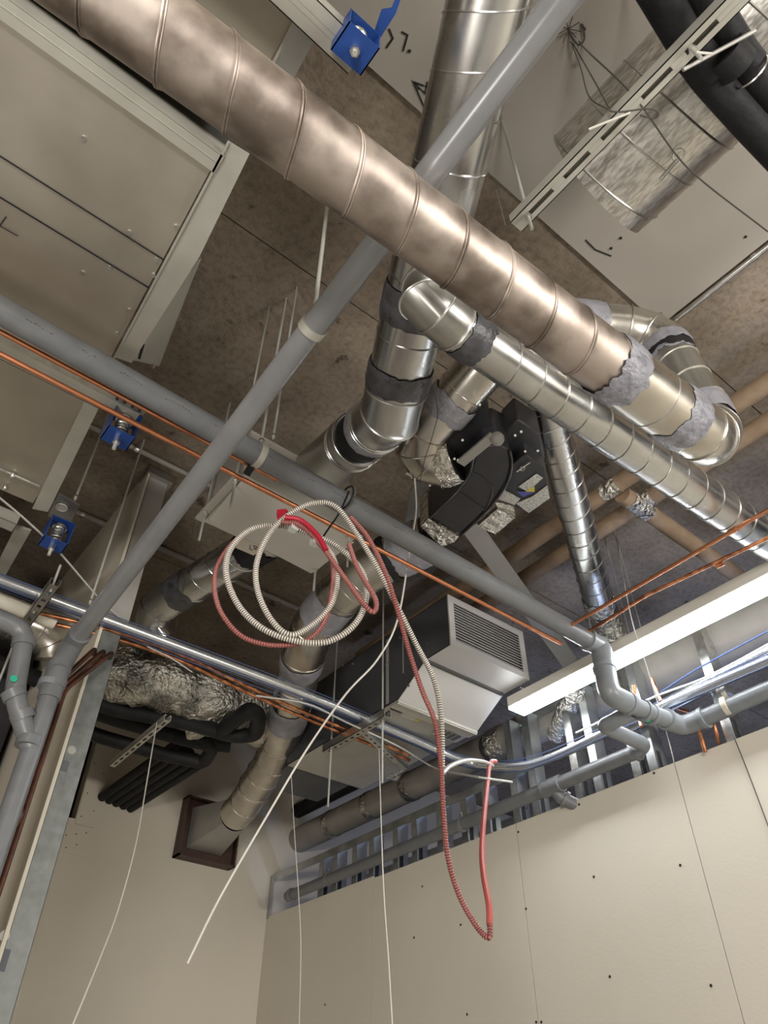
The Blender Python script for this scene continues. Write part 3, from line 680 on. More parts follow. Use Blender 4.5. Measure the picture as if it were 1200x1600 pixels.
m = M(); m.box((Ux0, Yu, CZ+zu), (Ux1, 3.55, CZ+zu+.003)); m.box((Ux0, Yu, CZ+zt-.003), (Ux1, 3.55, CZ+zt)); m.box((Ux0, Yl, CZ+zt-.003), (Ux1, Yu, CZ+zt)); m.box((Ux0, 3.547, CZ+zu), (Ux1, 3.55, CZ+zt)); bp = t.part('bottom_panel', m, UNITB)
m = M(); m.bar(W(Ux0,Yu+.035,zu-.008), W(Ux1,Yu+.035,zu-.008), .07, .014); m.bar(W(Ux0,Yu+.01,zu-.017), W(Ux1,Yu+.01,zu-.017), .008, .008); t.part('bottom_rail', m, SHEETP)
m = M(); m.box((Ux0+.36, Yu+.075, CZ+zu-.012), (Ux1-.01, Yu+.16, CZ+zu-.001)); t.part('terminal_frame', m, ZINC, bp)
m = M()
for k in range(4): m.box((Ux0+.375+k*.035, Yu+.085, CZ+zu-.0135), (Ux0+.40+k*.035, Yu+.15, CZ+zu-.012))
t.part('terminal_slot', m, SHEETD, bp)
m = M(); m.box((Ux0+.03, Yu+.085, CZ+zu-.002), (Ux0+.10, Yu+.105, CZ+zu)); t.part('sticker', m, BLACKP, bp, label='dark rating plate')
m = M(); m.box((Ux0+.115, Yu+.08, CZ+zu-.002), (Ux0+.20, Yu+.125, CZ+zu)); t.part('sticker', m, WLAB, bp, label='white sticker')
m = M(); m.box((Ux0+.205, Yu+.10, CZ+zu-.002), (Ux0+.225, Yu+.12, CZ+zu)); t.part('sticker', m, YLAB, bp, label='yellow sticker')
fr = M(); b_ = .035
fr.box((Ux0, Yl-.008, CZ+zl), (Ux1, Yl, CZ+zl+b_)); fr.box((Ux0, Yl-.008, CZ+zt-b_), (Ux1, Yl, CZ+zt)); fr.box((Ux0, Yl-.008, CZ+zl+b_), (Ux0+b_, Yl, CZ+zt-b_)); fr.box((Ux1-b_, Yl-.008, CZ+zl+b_), (Ux1, Yl, CZ+zt-b_))
g = t.part('grille_frame', fr, LOUV)
m = M(); nl = 13
for k in range(nl):
    z_ = zl+b_+.006+k*(zt-zl-2*b_-.008)/nl
    m.bar(W(Ux0+b_, Yl-.002, z_+.004), W(Ux1-b_, Yl-.002, z_+.004), .0125, .002, up=(0, -.6, 1))
t.part('louver_blades', m, LOUV, g)
m = M(); m.box((Ux0+b_, Yl+.012, CZ+zl+b_), (Ux1-b_, Yl+.014, CZ+zt-b_)); t.part('grille_back', m, SHEETD, g)
m = M()
for x, y in ((572,999),(667,1005),(640,1072),(603,1038),(608,1035),(625,996),(601,1039),(536,1040),(599,999),(787,991),(537,1090),(550,1037),(626,997)):
    p = PX(x, y, Ux0-.001)
    if p.y > Yl+.03 and CZ+zu < p.z < CZ+zt: m.disc(p, (-1,0,0), .006, 8, .004)
t.part('screw', m, ZINC, each=True)
m = M(); m.box((Ux0-.004, 2.62, CZ+zu+.01), (Ux0-.001, 2.64, CZ+zt-.03)); m.box((Ux0-.004, 2.50, CZ+zl), (Ux0-.001, 2.505, CZ+zt)); t.part('side_joint', m, GREYP)
m = M(); m.box((Ux0+.05, 3.56, CZ+zu+.03), (Ux1-.05, 3.95, CZ+zt-.05)); solo('intake_plenum', 'dark plenum behind the air unit, with a foil covered underside', 'plenum', m, DKPANEL)

# ================================================================== PIPES (PVC)
def sockets(m, pts, R, w=.03):
    for p, d in pts: d = V(d).normalized(); m.tube([V(p)-d*w/2, V(p)+d*w/2], R, 28)
def bendpts(a, b, c, r=.05, n=6):
    a, b, c = V(a), V(b), V(c); p = b+(a-b).normalized()*r; q = b+(c-b).normalized()*r
    return [(1-t_)**2*p+2*(1-t_)*t_*b+t_**2*q for t_ in [k/n for k in range(n+1)]]
def rounded(pts, r=.05, n=6):
    out = [V(pts[0])]
    for i in range(1, len(pts)-1): out += bendpts(pts[i-1], pts[i], pts[i+1], min(r, (V(pts[i])-V(pts[i-1])).length*.45, (V(pts[i+1])-V(pts[i])).length*.45), n)
    return out+[V(pts[-1])]
def clip(label, c, axis, R, up_len=None, matl=None, name='pipe_clamp', group='pipe clamps'):
    """split ring clamp with two ears and a bolt"""
    t = T(name, label, 'clamp', c, group); c = V(c); ax = V(axis).normalized()
    m = M(); m.tube([c-ax*.011, c+ax*.011], R+.004, 28); t.part('ring', m, matl or ZINC)
    m = M(); m.box(c+V((-.008,-.008,R)), c+V((.008,.008,R+.018))); m.cyl(c+V((0,0,R+.01)), c+V((0,0,R+.03)), .009, 6); t.part('nut', m, matl or ZINC)
    return t
def rod(label, p, ztop=None, zbot=None, r=.0048, nutz=None, group='threaded hanging rods', matl=None):
    """vertical threaded rod through p"""
    zt_ = CZ+H if ztop is None else ztop; zb_ = p.z if zbot is None else zbot
    t = T('threaded_rod', label, 'rod', (p.x, p.y, zb_), group)
    m = M(); m.cyl(V((p.x, p.y, zb_)), V((p.x, p.y, zt_-.001)), r, 8); t.part('rod', m, matl or ROD)
    m = M(); nz = zb_+.012 if nutz is None else nutz
    m.cyl(V((p.x, p.y, nz)), V((p.x, p.y, nz+.009)), r*2.1, 6); t.part('nut', m, ZINC)
    return t
zg = 1.76; Yg = .872*zg; RG = .040
ge = V((2.44, Yg+.06, CZ+zg)); g0 = W(-1.2, Yg-.03, zg)
lowz = 1.48
t = T('drain_pipe', 'long grey plastic pipe running from the left edge down to the light fitting, with elbows', 'pipe', lerp(g0, ge, .5))
m = M(); m.tube([g0, ge], RG, 32); pb_ = t.part('pipe', m, PVC)
gl = V((2.41, Yg+.015, CZ+lowz)); wx = 2.885
ep = rounded([ge-V((.03,0,0)), ge+V((.055,0,0)), gl+V((.0,0,.0)), gl+V((.12,0,0))], .085, 7)
m = M(); m.tube(ep, RG+.005, 28); t.part('elbow', m, PVCL)
m = M(); sockets(m, [(ep[0], (1,0,0)), (lerp(ge+V((.05,0,0)), gl, .5), gl-ge), (ep[-1], (1,0,0))], RG+.009, .02); t.part('socket', m, PVCL, each=True)
we = V((wx, Yg+.0, CZ+lowz)); w2 = V((wx, .15, CZ+1.50))
m = M(); m.tube([gl+V((.12,0,0)), we-V((.06,0,0))], RG-.003, 28); t.part('pipe', m, PVCL, label='short lower run towards the wall')
wp = rounded([we-V((.11,0,0)), we, we+V((0,-.11,0))], .06, 7)
m = M(); m.tube(wp, RG+.003, 28); t.part('elbow', m, PVCL)
m = M(); sockets(m, [(wp[0], (1,0,0)), (wp[-1], (0,1,0)), (gl+V((.22,0,0)), (1,0,0)), (gl+V((.27,0,0)), (1,0,0))], RG+.007, .018); t.part('socket', m, PVCL, each=True)
m = M(); m.tube([we+V((0,-.11,0)), w2, w2+V((0,-.9,0.02))], RG-.004, 28); t.part('pipe', m, PVCL, label='run along the wall to the right')
m = M(); m.disc(gl+V((.23,-RG*.2,-RG-.004)), (0,-.3,-1), .010, 12, .002); t.part('sticker', m, GREENL, label='small green sticker')
rng = random.Random(3); m = M()
x = -.35
while x < 1.7:
    for k in range(rng.randint(5, 9)):
        a = -1.05+rng.uniform(-.10, .10); yy = g0.y+(ge.y-g0.y)*((x-g0.x)/(ge.x-g0.x)); c = V((x, yy+math.sin(a)*(RG+.0004), CZ+zg-math.cos(a)*(RG+.0004)))
        m.bar(c, c+V((rng.uniform(.003,.008), rng.uniform(-.003,.003), 0)), .0012, .0006); x += .011
    x += .07
t.part('printed_text', m, INK, pb_)
# branch and wall run on the left
br0 = gl+V((.17, 0, 0)); wl_e = V((wx-.01, 1.78, CZ+1.475))
bz = 1.42
e1 = Z(985, 1115, 1.45); e2 = Z(962, 1133, 1.44); e3 = Z(1003, 1158, 1.44)
t = T('drain_pipe', 'grey wall pipe running left from a small elbow under the light to the back corner', 'pipe', V((wx, 3, CZ+1.45)))
wl0 = V((wx, 1.76, CZ+1.455)); wl1 = V((wx, YW-.36, CZ+1.44))
bp_ = rounded([br0+V((0,.03,-.01)), V((br0.x-.01, 1.665, CZ+1.455)), V((br0.x-.01, 1.715, CZ+1.455)), wl0+V((-.02,-.045,0)), wl0+V((0,.06,0))], .045, 6)
m = M(); m.tube(bp_, RG-.008, 26); t.part('elbow', m, PVCL)
m = M(); m.tube([wl0, wl1], RG-.007, 26); t.part('pipe', m, PVC)
m = M(); tee = PX(862, 1222, wx); tee.z = CZ+1.452
m.tube([tee-V((0,.05,0)), tee+V((0,.05,0))], RG+.001, 26); m.tube([tee, tee+V((.03,-.02,-.05)), tee+V((.09,-.06,-.09))], RG-.008, 22); t.part('tee', m, PVC)
m = M(); sockets(m, [(wl0+V((0,.02,0)), (0,1,0)), (tee-V((0,.05,0)), (0,1,0)), (tee+V((0,.05,0)), (0,1,0)), (tee+V((.045,-.03,-.06)), (.6,-.4,-.5)), (wl1-V((0,.05,0)),(0,1,0))], RG+.002, .016); t.part('socket', m, PVC, each=True)
for px, py, lb in ((512,1388,'small clamp on the wall pipe nearest the back corner'),(722,1296,'clamp on the wall pipe right of the hanging cables')):
    p = PX(px, py, wx); p.z = CZ+1.445; clip(lb, p, (0,1,0), RG-.006, matl=PVC)
for y_, lb in ((PX(1138,1105,wx).y, 'pale clamp on the wall pipe over the bright stud at the right edge'),):
    clip(lb, V((wx, y_, CZ+1.49)), (0,1,0), RG, matl=CREAM)
m = M(); yq = PX(1130,1085,wx).y; m.box((wx-.012, yq-.02, CZ+1.55), (wx+.06, yq+.02, CZ+1.59)); solo('clamp_bracket', 'small steel bracket above the right-hand pipe clamp', 'bracket', m, ZINC)

# inclined conduit with its vertical drop
c0 = Z(905, -35, 1.66); c1 = Z(118, 1000, 1.50)
RC = .033
t = T('drain_pipe', 'grey plastic pipe crossing diagonally from the top right, turning down at the left post', 'pipe', lerp(c0, c1, .5))
m = M(); m.tube([c0, c1], RC, 32); pc = t.part('pipe', m, mat('smooth_grey_pipe', (.20,.205,.215), .26, .15, (.24,.245,.25), 10))
cb_ = Z(92, 1045, 1.36); cdn = V((cb_.x, cb_.y, .3))
cp = rounded([lerp(c0, c1, .985), c1+V((0,.03,-.01)), cb_, V((cb_.x, cb_.y, cb_.z-.12))], .06, 6)
m = M(); m.tube(cp, RC+.006, 28); t.part('elbow', m, PVC)
m = M(); m.tube([V((cb_.x, cb_.y, cb_.z-.05)), cdn], RC, 28); t.part('pipe', m, PVC, label='vertical drop beside the copper pipes')
m = M(); sockets(m, [(cp[0], c1-c0), (cb_+V((0,0,-.06)), (0,0,1)), (cb_+V((0,0,.0)), (0,.3,1)), (PY(45,1160,cb_.y), (0,0,1))], RC+.009, .03); t.part('socket', m, PVC, each=True)
# Y branch to the left
ya = V((cb_.x, cb_.y, PY(45,1160,cb_.y).z)); yb = PY(22, 1085, cb_.y); yc = PY(18, 1055, cb_.y)
up_ = PY(40, 985, cb_.y)
m = M(); m.tube(rounded([ya+V((0,0,-.02)), yb, up_, PY(-40, 950, cb_.y)], .05, 5), RC, 26)
t.part('branch', m, PVC, label='short branch joining from the left edge')
m = M(); sockets(m, [(yb, yb-ya), (lerp(ya, yb, .55), yb-ya), (lerp(yb, up_, .8), up_-yb)], RC+.006, .03); t.part('socket', m, PVC, each=True)
p = PY(21, 1061, cb_.y-RC); m = M(); m.disc(p+V((0,-.002,0)), (0,-1,0), .012, 14, .003); t.part('sticker', m, GREENL, label='small green sticker')
clip('small clamp on the vertical grey pipe beside the post', PY(78, 1070, cb_.y), (0,0,1), RC+.004, matl=PVCL)
t = clip('ring clamp on the diagonal grey pipe, hung from a rod', lerp(c0, c1, 0)+ (c1-c0)*((Z(481,509,1.6).y-c0.y)/(c1.y-c0.y)), c1-c0, RC, matl=SHEETP)
cr = V(t.e.location) if hasattr(t, 'e') else t.base
p = cr; rod('paired rod rising from the ring clamp on the diagonal pipe', V((p.x, p.y, p.z+RC+.015)), r=.006)
pg = Z(410, 706, zg); pg = V((pg.x, g0.y+(ge.y-g0.y)*((pg.x-g0.x)/(ge.x-g0.x)), CZ+zg))
clip('ring clamp on the long grey pipe beside the black strap', pg, (1,0,0), RG, matl=SHEETP)
rod('rod rising from the ring clamp on the long grey pipe', V((pg.x, pg.y, pg.z+RG+.015)))
m = M(); pk = Z(540, 778, zg); 
t = solo('cable_tie', 'black strap tied round the long grey pipe above the cable coil', 'strap', (lambda mm: (mm.tube(smooth([Z(545,768,zg-.045), Z(538,785,zg-.05), Z(528,805,zg-.07), Z(512,828,zg-.08), Z(503,842,zg-.08)], 5), .0035, 6), mm.tube([V((pk.x, Yg+math.cos(a)*(RG+.004), CZ+zg+math.sin(a)*(RG+.004))) for a in [2*PI*k/18 for k in range(18)]], .0035, 6, closed=True), mm)[-1])(M()), BLACK)

# ================================================================== COPPER
zc = 1.70
def cop(label, pts, r, matl, group=None, fit=(), rr=.03):
    t = T('copper_pipe', label, 'pipe', pts[0], group)
    m = M(); m.tube(rounded(pts, rr, 5) if len(pts) > 2 else pts, r, 14); t.part('pipe', m, matl)
    if fit:
        m = M()
        for p, d in fit: sockets(m, [(p, d)], r+.003, .03)
        t.part('coupling', m, matl)
    return t
zc1 = zg-.0; 
cu = [W(-1.2, .889*zc1, zc1), W(.345*zc1, .893*zc1, zc1), Z(560, 805, zc1)+V((0,0,0)), Z(700,880,zc1)]
cop('upper of the two bright copper pipes beside the long grey pipe', [W(-1.2, .8925*zc1, zc1-.02), V((Z(440,742,zc1).x, .915*zc1, CZ+zc1+.0)), ], .0078, COPPER)
cop('lower of the two bright copper pipes, crossing in front of the middle blue hanger', [W(-1.2, .940*zc1-.01, zc1-.03), V((2.30, .942*zc1, CZ+zc1-.03))], .0085, COPPER)
# low tarnished pair + verticals
zt_ = 1.735
ly = 1.63*zt_
for k, lb in enumerate(('upper of the tarnished copper pair below the silver conduit', 'lower of the tarnished copper pair below the silver conduit')):
    o_ = k*.030
    cop(lb, [Z(-60, 930+k*13, zt_), Z(240, 999+k*11, zt_), Z(420, 1090+k*9, zt_), Z(640, 1180+k*8, zt_)], .0088, COPPERD, rr=.3)
va = PY(150, 1005, 2.70)
for k, (px, lb) in enumerate(((118, 'left of the dark vertical copper pipes beside the left partition board'), (129, 'middle dark vertical copper pipe beside the left partition board'), (139, 'right of the dark vertical copper pipes, touching the partition board'))):
    b_ = PY(px-45, 1100, 2.72); tpz = PY(px+14+k*3, 1000+k*3, 2.72)
    cop(lb, [V((b_.x, 2.72, .2)), V((b_.x, 2.72, b_.z+.06)), V((tpz.x+.05, 2.72, tpz.z-.02)), V((tpz.x+.07, 2.80, tpz.z))], .010, COPPERB)
m = M(); p = PY(24, 1275, 2.70); m.ball(p, .03, 10, (1,.6,1.3)); solo('pipe_valve', 'dark brown valve lump on the vertical copper pipes at lower left', 'valve', m, COPPERB)
# right pair
zr = 1.75
cop('upper copper pipe at the right, rising from the grey pipe end to the right edge', [Z(885, 981, zr), Z(1010, 908, zr), Z(1260, 762, zr)], .0075, COPPER, fit=[(Z(1145,829,zr), Z(1260,762,zr)-Z(885,981,zr))])
cop('lower copper pipe at the right, parallel to the first', [Z(915, 990, zr+.02), Z(1010, 930, zr+.02), Z(1260, 812, zr+.02)], .0075, COPPERD, fit=[(Z(1125,882,zr+.02), Z(1260,812,zr)-Z(915,990,zr))])
cop('short copper stub ending in a capped tip over the board joint', [Z(1000,1105,1.5), Z(1065,1132,1.5), PX(1092,1140,2.90), PX(1102,1175,2.90)], .009, COPPERD)
cop('copper elbow dropping behind the grey wall pipe near the pipe sockets', [Z(1018,1060,1.75), Z(1035,1100,1.6), Z(1075,1112,1.6)], .008, COPPERD)
cop('small copper stub right of the capped one, dropping behind the board', [PX(1112,1120,2.93), PX(1118,1140,2.93), PX(1124,1162,2.97)], .008, COPPERD)
cop('thin copper pipe dropping behind the grey tee below the light', [Z(990,1070,1.7), Z(995,1110,1.6), Z(1002,1135,1.5)], .007, COPPERD)

# ================================================================== SILVER CONDUIT + CABLES
zs = 1.75
sc_ = [Z(-60, 880, zs), Z(0, 907, zs), Z(450, 1075, zs), Z(640, 1153, zs), Z(700, 1180, zs-.03), Z(745, 1194, 1.70), PX(800, 1198, 2.80), PX(860, 1185, 2.84), PX(1000, 1120, 2.84), PX(1240, 1015, 2.84)]
t = T('conduit', 'bright white-silver conduit sweeping from the left edge and curving along the right wall', 'conduit', sc_[3])
m = M(); m.tube(smooth(sc_, 8), .022, 20); t.part('tube', m, mat('silver_conduit', (.50,.52,.54), .25, .8, (.60,.62,.64), 12))
def cable(label, pts, r, matl, name='cable', cat='cable', n=8, group=None, seg=8): 
    m = M(); m.tube(smooth(pts, n), r, seg); return solo(name, label, cat, m, matl, group)
blu = [('topmost blue cable lying along the silver conduit', -.022, .018), ('second blue cable along the silver conduit', -.006, -.024), ('third blue cable hugging the underside of the silver conduit', .010, -.023), ('lowest blue cable, sagging beside the silver conduit', .035, -.012)]
for k, (lb, dy, dz) in enumerate(blu):
    pts = []
    for i, p in enumerate(sc_):
        sag = (-.02 if k == 3 and i in (2,) else 0)
        w_ = .006*math.sin(i*2.1+k*1.7)
        if i < 6: pts.append(p+V((0, -dy*-1+w_, dz+sag)))
        else: pts.append(p+V((-.012-.004*k, 0, dy*-1+.006+w_)))
    cable(lb, pts, .0022, BLUEC, group='blue cables along the silver conduit')
m = M(); m.tube([Z(-80, 905, zs-.01), Z(0, 938, zs-.01), Z(86, 972, zs-.01)], .032, 20)
solo('insulated_pipe', 'cream square-ended insulated pipe below the silver conduit at the left edge', 'pipe', m, CREAM)
cable('thin white cable running below the silver conduit and out towards the wall', [Z(400,1087,1.72), Z(480,1100,1.70), Z(540,1128,1.69), Z(620,1165,1.68), Z(680,1200,1.68), PD(740,1213,2.9), PD(800,1222,3.1)], .0045, WHITEC)
cable('thin white cable lying over the blue ones at the left', [Z(230,1010,1.70), Z(270,1030,1.70), Z(300,1050,1.70)], .003, WHITEC)
cable('bundled blue cable fanning along the upper wall at the right edge', [PX(930,1130,2.86), PX(1010,1095,2.88), PX(1090,1045,2.88), PX(1240,965,2.88)], .004, BLUEC)
cable('white cable beside the blue bundle at the right edge', [PX(900,1145,2.86), PX(1020,1090,2.86), PX(1110,1055,2.86), PX(1240,985,2.86)], .005, WHITEC)
m = M(); m.tube([PX(960,1145,2.93), PX(1240,1000,2.93)], .035, 20); solo('conduit', 'wide silver tube behind the blue bundle at the right wall', 'conduit', m, GALV)

# ================================================================== CHANNELS + RODS
channel_T('strut_channel', 'slotted steel channel under the air unit, carried by two rods', V((2.085, 3.10, CZ+1.70)), V((2.085, 2.58, CZ+1.70)), .041, .041, 12, GALVD, slot=(.022,.013), pitch=.048, group=None)
channel_T('strut_channel', 'short slotted channel at the left below the lowest blue hanger', V((.445, 3.03, CZ+1.70)), V((.435, 2.56, CZ+1.70)), .041, .03, 10, GALVD, slot=(.028,.016), pitch=.055, start=.06)
channel_T('strut_channel', 'slotted channel under the black pipes near the back wall', Z(176, 1194, 1.74), Z(262, 1122, 1.74), .036, .03, 10, SHEETP, slot=(.05,.012), pitch=.075)
channel_T('strut_channel', 'large slotted channel under the scratched duct at upper right', W(.90, .545, 2.0), W(.90, -.16, 2.0), .045, .041, 14, SHEETP, slot=(.085,.013), pitch=.125, start=.05)
channel_T('strut_channel', 'small perforated channel below the air unit beside the copper ends', Z(560,1135,1.72), Z(632,1200,1.72), .04, .02, 8, STUD, slot=(.02,.012), pitch=.05)
pr = V((2.085, 2.605, CZ+1.40)); pr = Z(583, 1229, 1.37)
rod('long rod through the near end of the air unit channel, hanging past it', V((2.085, 2.62, CZ+1.37)), nutz=CZ+1.665)
rod('long rod through the far end of the air unit channel', V((2.085, 3.05, CZ+1.385)), nutz=CZ+1.665)
p = Z(220, 948, 1.72)
rod('rod left of the dark upper stud, between slab and silver conduit', Z(140, 944, 1.72))
rod('rod rising from the short slotted channel at the left', V((.437, 2.60, CZ+1.68)), ztop=CZ+zd-.14)
rod('thin rod beside the lowest blue hanger', Z(117, 781, 1.98), ztop=CZ+H)
rod('rod hanging from the far end of the short slotted channel to below', V((.443, 3.0, CZ+1.05)), ztop=CZ+1.74, nutz=CZ+1.675)
for i, (q, zz, tip, lb) in enumerate((((321,800), 2.01, 1.86, 'rod at the left corner of the grey box'), ((368,750), 2.01, 1.86, 'rod at the upper left corner of the grey box'), ((493,888), 2.0, 1.88, 'rod at the lower right corner of the grey box'), ((545,838), 2.0, 1.84, 'rod at the right corner of the grey box near the grey pipe'))):
    p = Z(q[0], q[1], zz); rod(lb, V((p.x, p.y, CZ+tip)), nutz=CZ+zz-.012)
for (q, lb) in (((464,448), 'right-hand rod of three above the crossing of the grey pipes'), ((421,479), 'left-hand rod of three above the crossing of the grey pipes')):
    p = Z(q[0], q[1], H); rod(lb, V((p.x, p.y, CZ+zg+.02)), r=.004)
rod('rod at the near end of the upper right channel, against the white ceiling', V((.90, .50, CZ+1.90)), nutz=CZ+1.965)
rod('rod at the top end of the upper right channel beside the black pipes', V((.90, -.02, CZ+1.90)), nutz=CZ+1.965)
m = M(); p = V((.905, .0, CZ+2.0)); m.cyl(V((.92, .02, CZ+1.97)), Z(1180, 48, 2.05), .005, 8); solo('brace_rod', 'short steel brace at the top end of the upper right channel', 'brace', m, GREYP)
for i, (x0, y0, x1, y1, lb) in enumerate(((890,830,931,1000,'faint suspension wire nearest the slim duct'),(915,800,975,1000,'second suspension wire from the slim duct'),(938,815,983,990,'third suspension wire, brighter'),(956,815,1001,976,'rightmost suspension wire above the copper pipes'),(905,870,958,1020,'short suspension wire close to the copper pipe ends'))):
    p = Z(x0, y0, H); m = M(); m.cyl(V((p.x, p.y, CZ+1.88)), V((p.x, p.y, CZ+H-.001)), .0035, 6)
    solo('suspension_wire', lb+' hanging from the slab', 'wire', m, ROD, 'suspension wires above the light')

# ================================================================== LIGHT FITTING
lx0, lx1, lz0, lz1, ly0, ly1 = 2.655, 2.775, 1.80, 1.868, .68, 2.31
t = T('batten_light', 'lit linear batten light fitting hanging at the right in front of the wall', 'light', W(2.71, 1.5, lz0))
m = M(); m.box((lx0, ly0, CZ+lz0+.012), (lx1, ly1, CZ+lz1)); t.part('housing', m, LAMPB, bevel=.004)
m = M(); m.box((lx0+.003, ly0+.003, CZ+lz0), (lx1-.003, ly1-.003, CZ+lz0+.0115)); t.part('diffuser', m, LED, label='glowing white diffuser')
t = T('chain', 'thin link chain between the louvered unit and the end of the light', 'chain', W(2.70, 2.25, lz1))
m = M(); pz = CZ+lz1; k = 0; c_ = PX(812, 975, 2.68)
while pz < CZ+2.6:
    c = V((2.70, 2.24, pz)); a = (1,0,0) if k % 2 else (0,1,0); m.ring(c, a, .008, .0016, 10, 4); pz += .013; k += 1
t.part('links', m, ZINC)

# ================================================================== INSULATED PIPES
z8 = 1.96; X8 = 1.615*z8
t = T('insulated_pipe', 'thick grey wrapped pipe running from the back wall along the top of the right wall', 'pipe', W(X8, 3.5, z8))
m = M(); m.tube([W(X8, 2.95, z8), W(X8, YW, z8)], .092, 36); m.tube([W(X8, 1.98, z8), W(X8, 2.86, z8)], .098, 36); t.part('wrap', m, INSUL)
m = M(); m.tube([W(X8, 2.86, z8), W(X8, 2.95, z8)], .08, 30); t.part('bare_joint', m, SEALD)
m = M()
for q in (585, 520, 650): 
    y_ = Z(q, 1232+(640-q)*.43, z8).y; band(m, W(X8, y_, z8), W(X8, y_+.06, z8), .094, .004, seed=q, thick=.002)
m2 = M(); band(m2, W(X8, 2.78, z8), W(X8, 2.90, z8), .099, .02, seed=88, thick=.004); t.part('foil_tape', m2, FOIL)
t.part('tape', m, FOILD, each=True)
m = M(); m.tube([W(X8-.01, .6, z8), W(X8-.01, 1.85, z8)], .128, 40); m.tube([W(X8-.01, -.6, z8), W(X8-.01, .57, z8)], .135, 40)
t2 = T('insulated_pipe', 'very thick grey wrapped pipe behind and below the light fitting', 'pipe', W(X8, 1, z8)); t2.part('wrap', m, INSUL)
m = M(); m.tube([W(X8-.01, 1.84, z8), W(X8-.01, 1.99, z8)], .105, 36); t2.part('end_joint', m, FOILD)
for i, (xz, y0, y1, lb) in enumerate(((.982, -.5, 2.05, 'upper tan insulated pipe under the slab at the right'), (1.062, -.5, 2.15, 'lower tan insulated pipe under the slab at the right'))):
    m = M(); m.tube([W(xz*2.45, y0, 2.45), W(xz*2.45, y1+1.2, 2.45)], .042, 26); t = T('insulated_pipe', lb, 'pipe', W(xz*2.45, .8, 2.45)); t.part('wrap', m, TAN)
    for j in range(1):
        m = M(); yy = (1.25, 1.20)[i]; m.tube([W(xz*2.45, yy, 2.45), W(xz*2.45, yy+.09, 2.45)], .046, 20); t.part('foil_joint', m, FOIL)
m = M(); m.tube([W(1.00*2.45, 1.27, 2.42), W(1.42*2.45, 1.28, 2.42)], .042, 26); t = T('insulated_pipe', 'tan branch pipe leaving the two tan pipes towards the far wall', 'pipe', W(2.8, 1.27, 2.42)); t.part('wrap', m, TAN)
m = M(); m.tube([W(1.02*2.45, 1.27, 2.42), W(1.08*2.45, 1.27, 2.42)], .047, 18, rf=lambda i, k: 1+.12*noise.noise(V((i*2., k*.9, 0)))); t.part('foil_joint', m, FOIL)
# diagonal flat brace
a = Z(735, 822, 2.35); b = Z(975, 1150, 2.05)
m = M(); m.bar(a, b, .10, .006); m.bar(a+V((.045,0,.02)), b+V((.045,0,.02)), .004, .045); solo('flat_brace', 'wide pale flat steel brace slanting behind the air unit grille and light', 'brace', m, GREYP)
# flexible duct behind light
pts = [Z(900, 1075, 1.9), Z(885, 1110, 1.88), Z(868, 1150, 1.85)]
sp = smooth(pts, 16); m = M(); m.tube(sp, [.05*(1.06 if k % 2 else .95) for k in range(len(sp))], 20); solo('flexible_duct', 'short ribbed foil flexible duct below the light end', 'duct', m, FOIL)
# horizontal conduits on slab
def slabpipe(label, p, q, r=.014, matl=None):
    m = M(); m.tube([p, q], r, 14); t = T('slab_conduit', label, 'conduit', p, 'conduits fixed under the slab'); t.part('tube', m, matl or GREYP)
    m = M(); n = 2
    for k in range(n):
        c = lerp(p, q, .3+.4*k); dd_ = (V(q)-V(p)).normalized(); m.tube([c-dd_*.01, c+dd_*.01], r+.004, 12)
    t.part('saddle', m, ZINC, each=True)
zz = H-.018
slabpipe('thin conduit under the slab above the diagonal pipe and the dark stud', W(.10, 1.012*zz, zz), W(1.75, 1.008*zz, zz), .013, INSUL)
slabpipe('short conduit stub under the slab left of the partition', W(.05, 1.247*zz, zz), W(.80, 1.246*zz, zz), .016, INSUL)
slabpipe('conduit under the slab behind the cable coil', W(.98, 1.246*zz, zz), W(2.2, 1.246*zz, zz), .016, INSUL)
slabpipe('steel conduit along the edge of the white ceiling at the right', W(2.03, -.6, zz), W(2.03, .60, zz), .012, ZINC)

# ================================================================== BLACK PIPES + FOIL
t = T('insulated_pipe', 'pair of black insulated pipes crossing the top right corner', 'pipe', W(.95, -.03, 2.1))
zk = 2.09
def bk(pts, r, rr=.05): 
    m = M(); m.tube(rounded(pts, rr, 5), r, 22); return m
t.part('pipe', bk([Z(1000,-60,zk), Z(1070,60,zk), Z(1100,110,zk), Z(1170,190,zk), Z(1300,330,zk)], .046), BLACK)
t.part('pipe', bk([Z(1075,-60,zk+.01), Z(1120,30,zk+.01), Z(1160,95,zk+.01), Z(1290,235,zk+.01)], .046), BLACK)
m = M(); q0, q1 = Z(1128,78,zk-.02), Z(1150,104,zk-.02); m.tube([q0, q1], .052, 22); q0, q1 = Z(1080,75,zk), Z(1112,112,zk); m.tube([q0, q1], .052, 22); t.part('joint_wrap', m, BLACK)
m = M(); q1 = Z(1160,110,zk); m.ring(Z(1172,112,zk-.01), Z(1200,145,zk)-Z(1160,98,zk), .045, .003, 24, 5); t.part('band', m, ZINC)
def bpipe(label, pts, r, rr=.08, g='black insulated pipes at lower left'):
    m = M(); m.tube(rounded(pts, rr, 6), r, 18); return solo('insulated_pipe', label, 'pipe', m, BLACK, g)
zi = 1.86
bpipe('upper black insulated pipe with a triangular bend, beside the tall round duct', [Z(-90,1000,zi), Z(100,1078,zi), Z(180,1108,zi), Z(300,1130,zi), Z(365,1150,zi), Z(400,1148,zi), Z(405,1118,zi), Z(390,1108,zi), Z(345,1142,zi)], .042, .06)
bpipe('second black insulated pipe, below the first', [Z(100,1095,zi+.08), Z(185,1125,zi+.08), Z(300,1158,zi+.08), Z(360,1165,zi+.08)], .042)
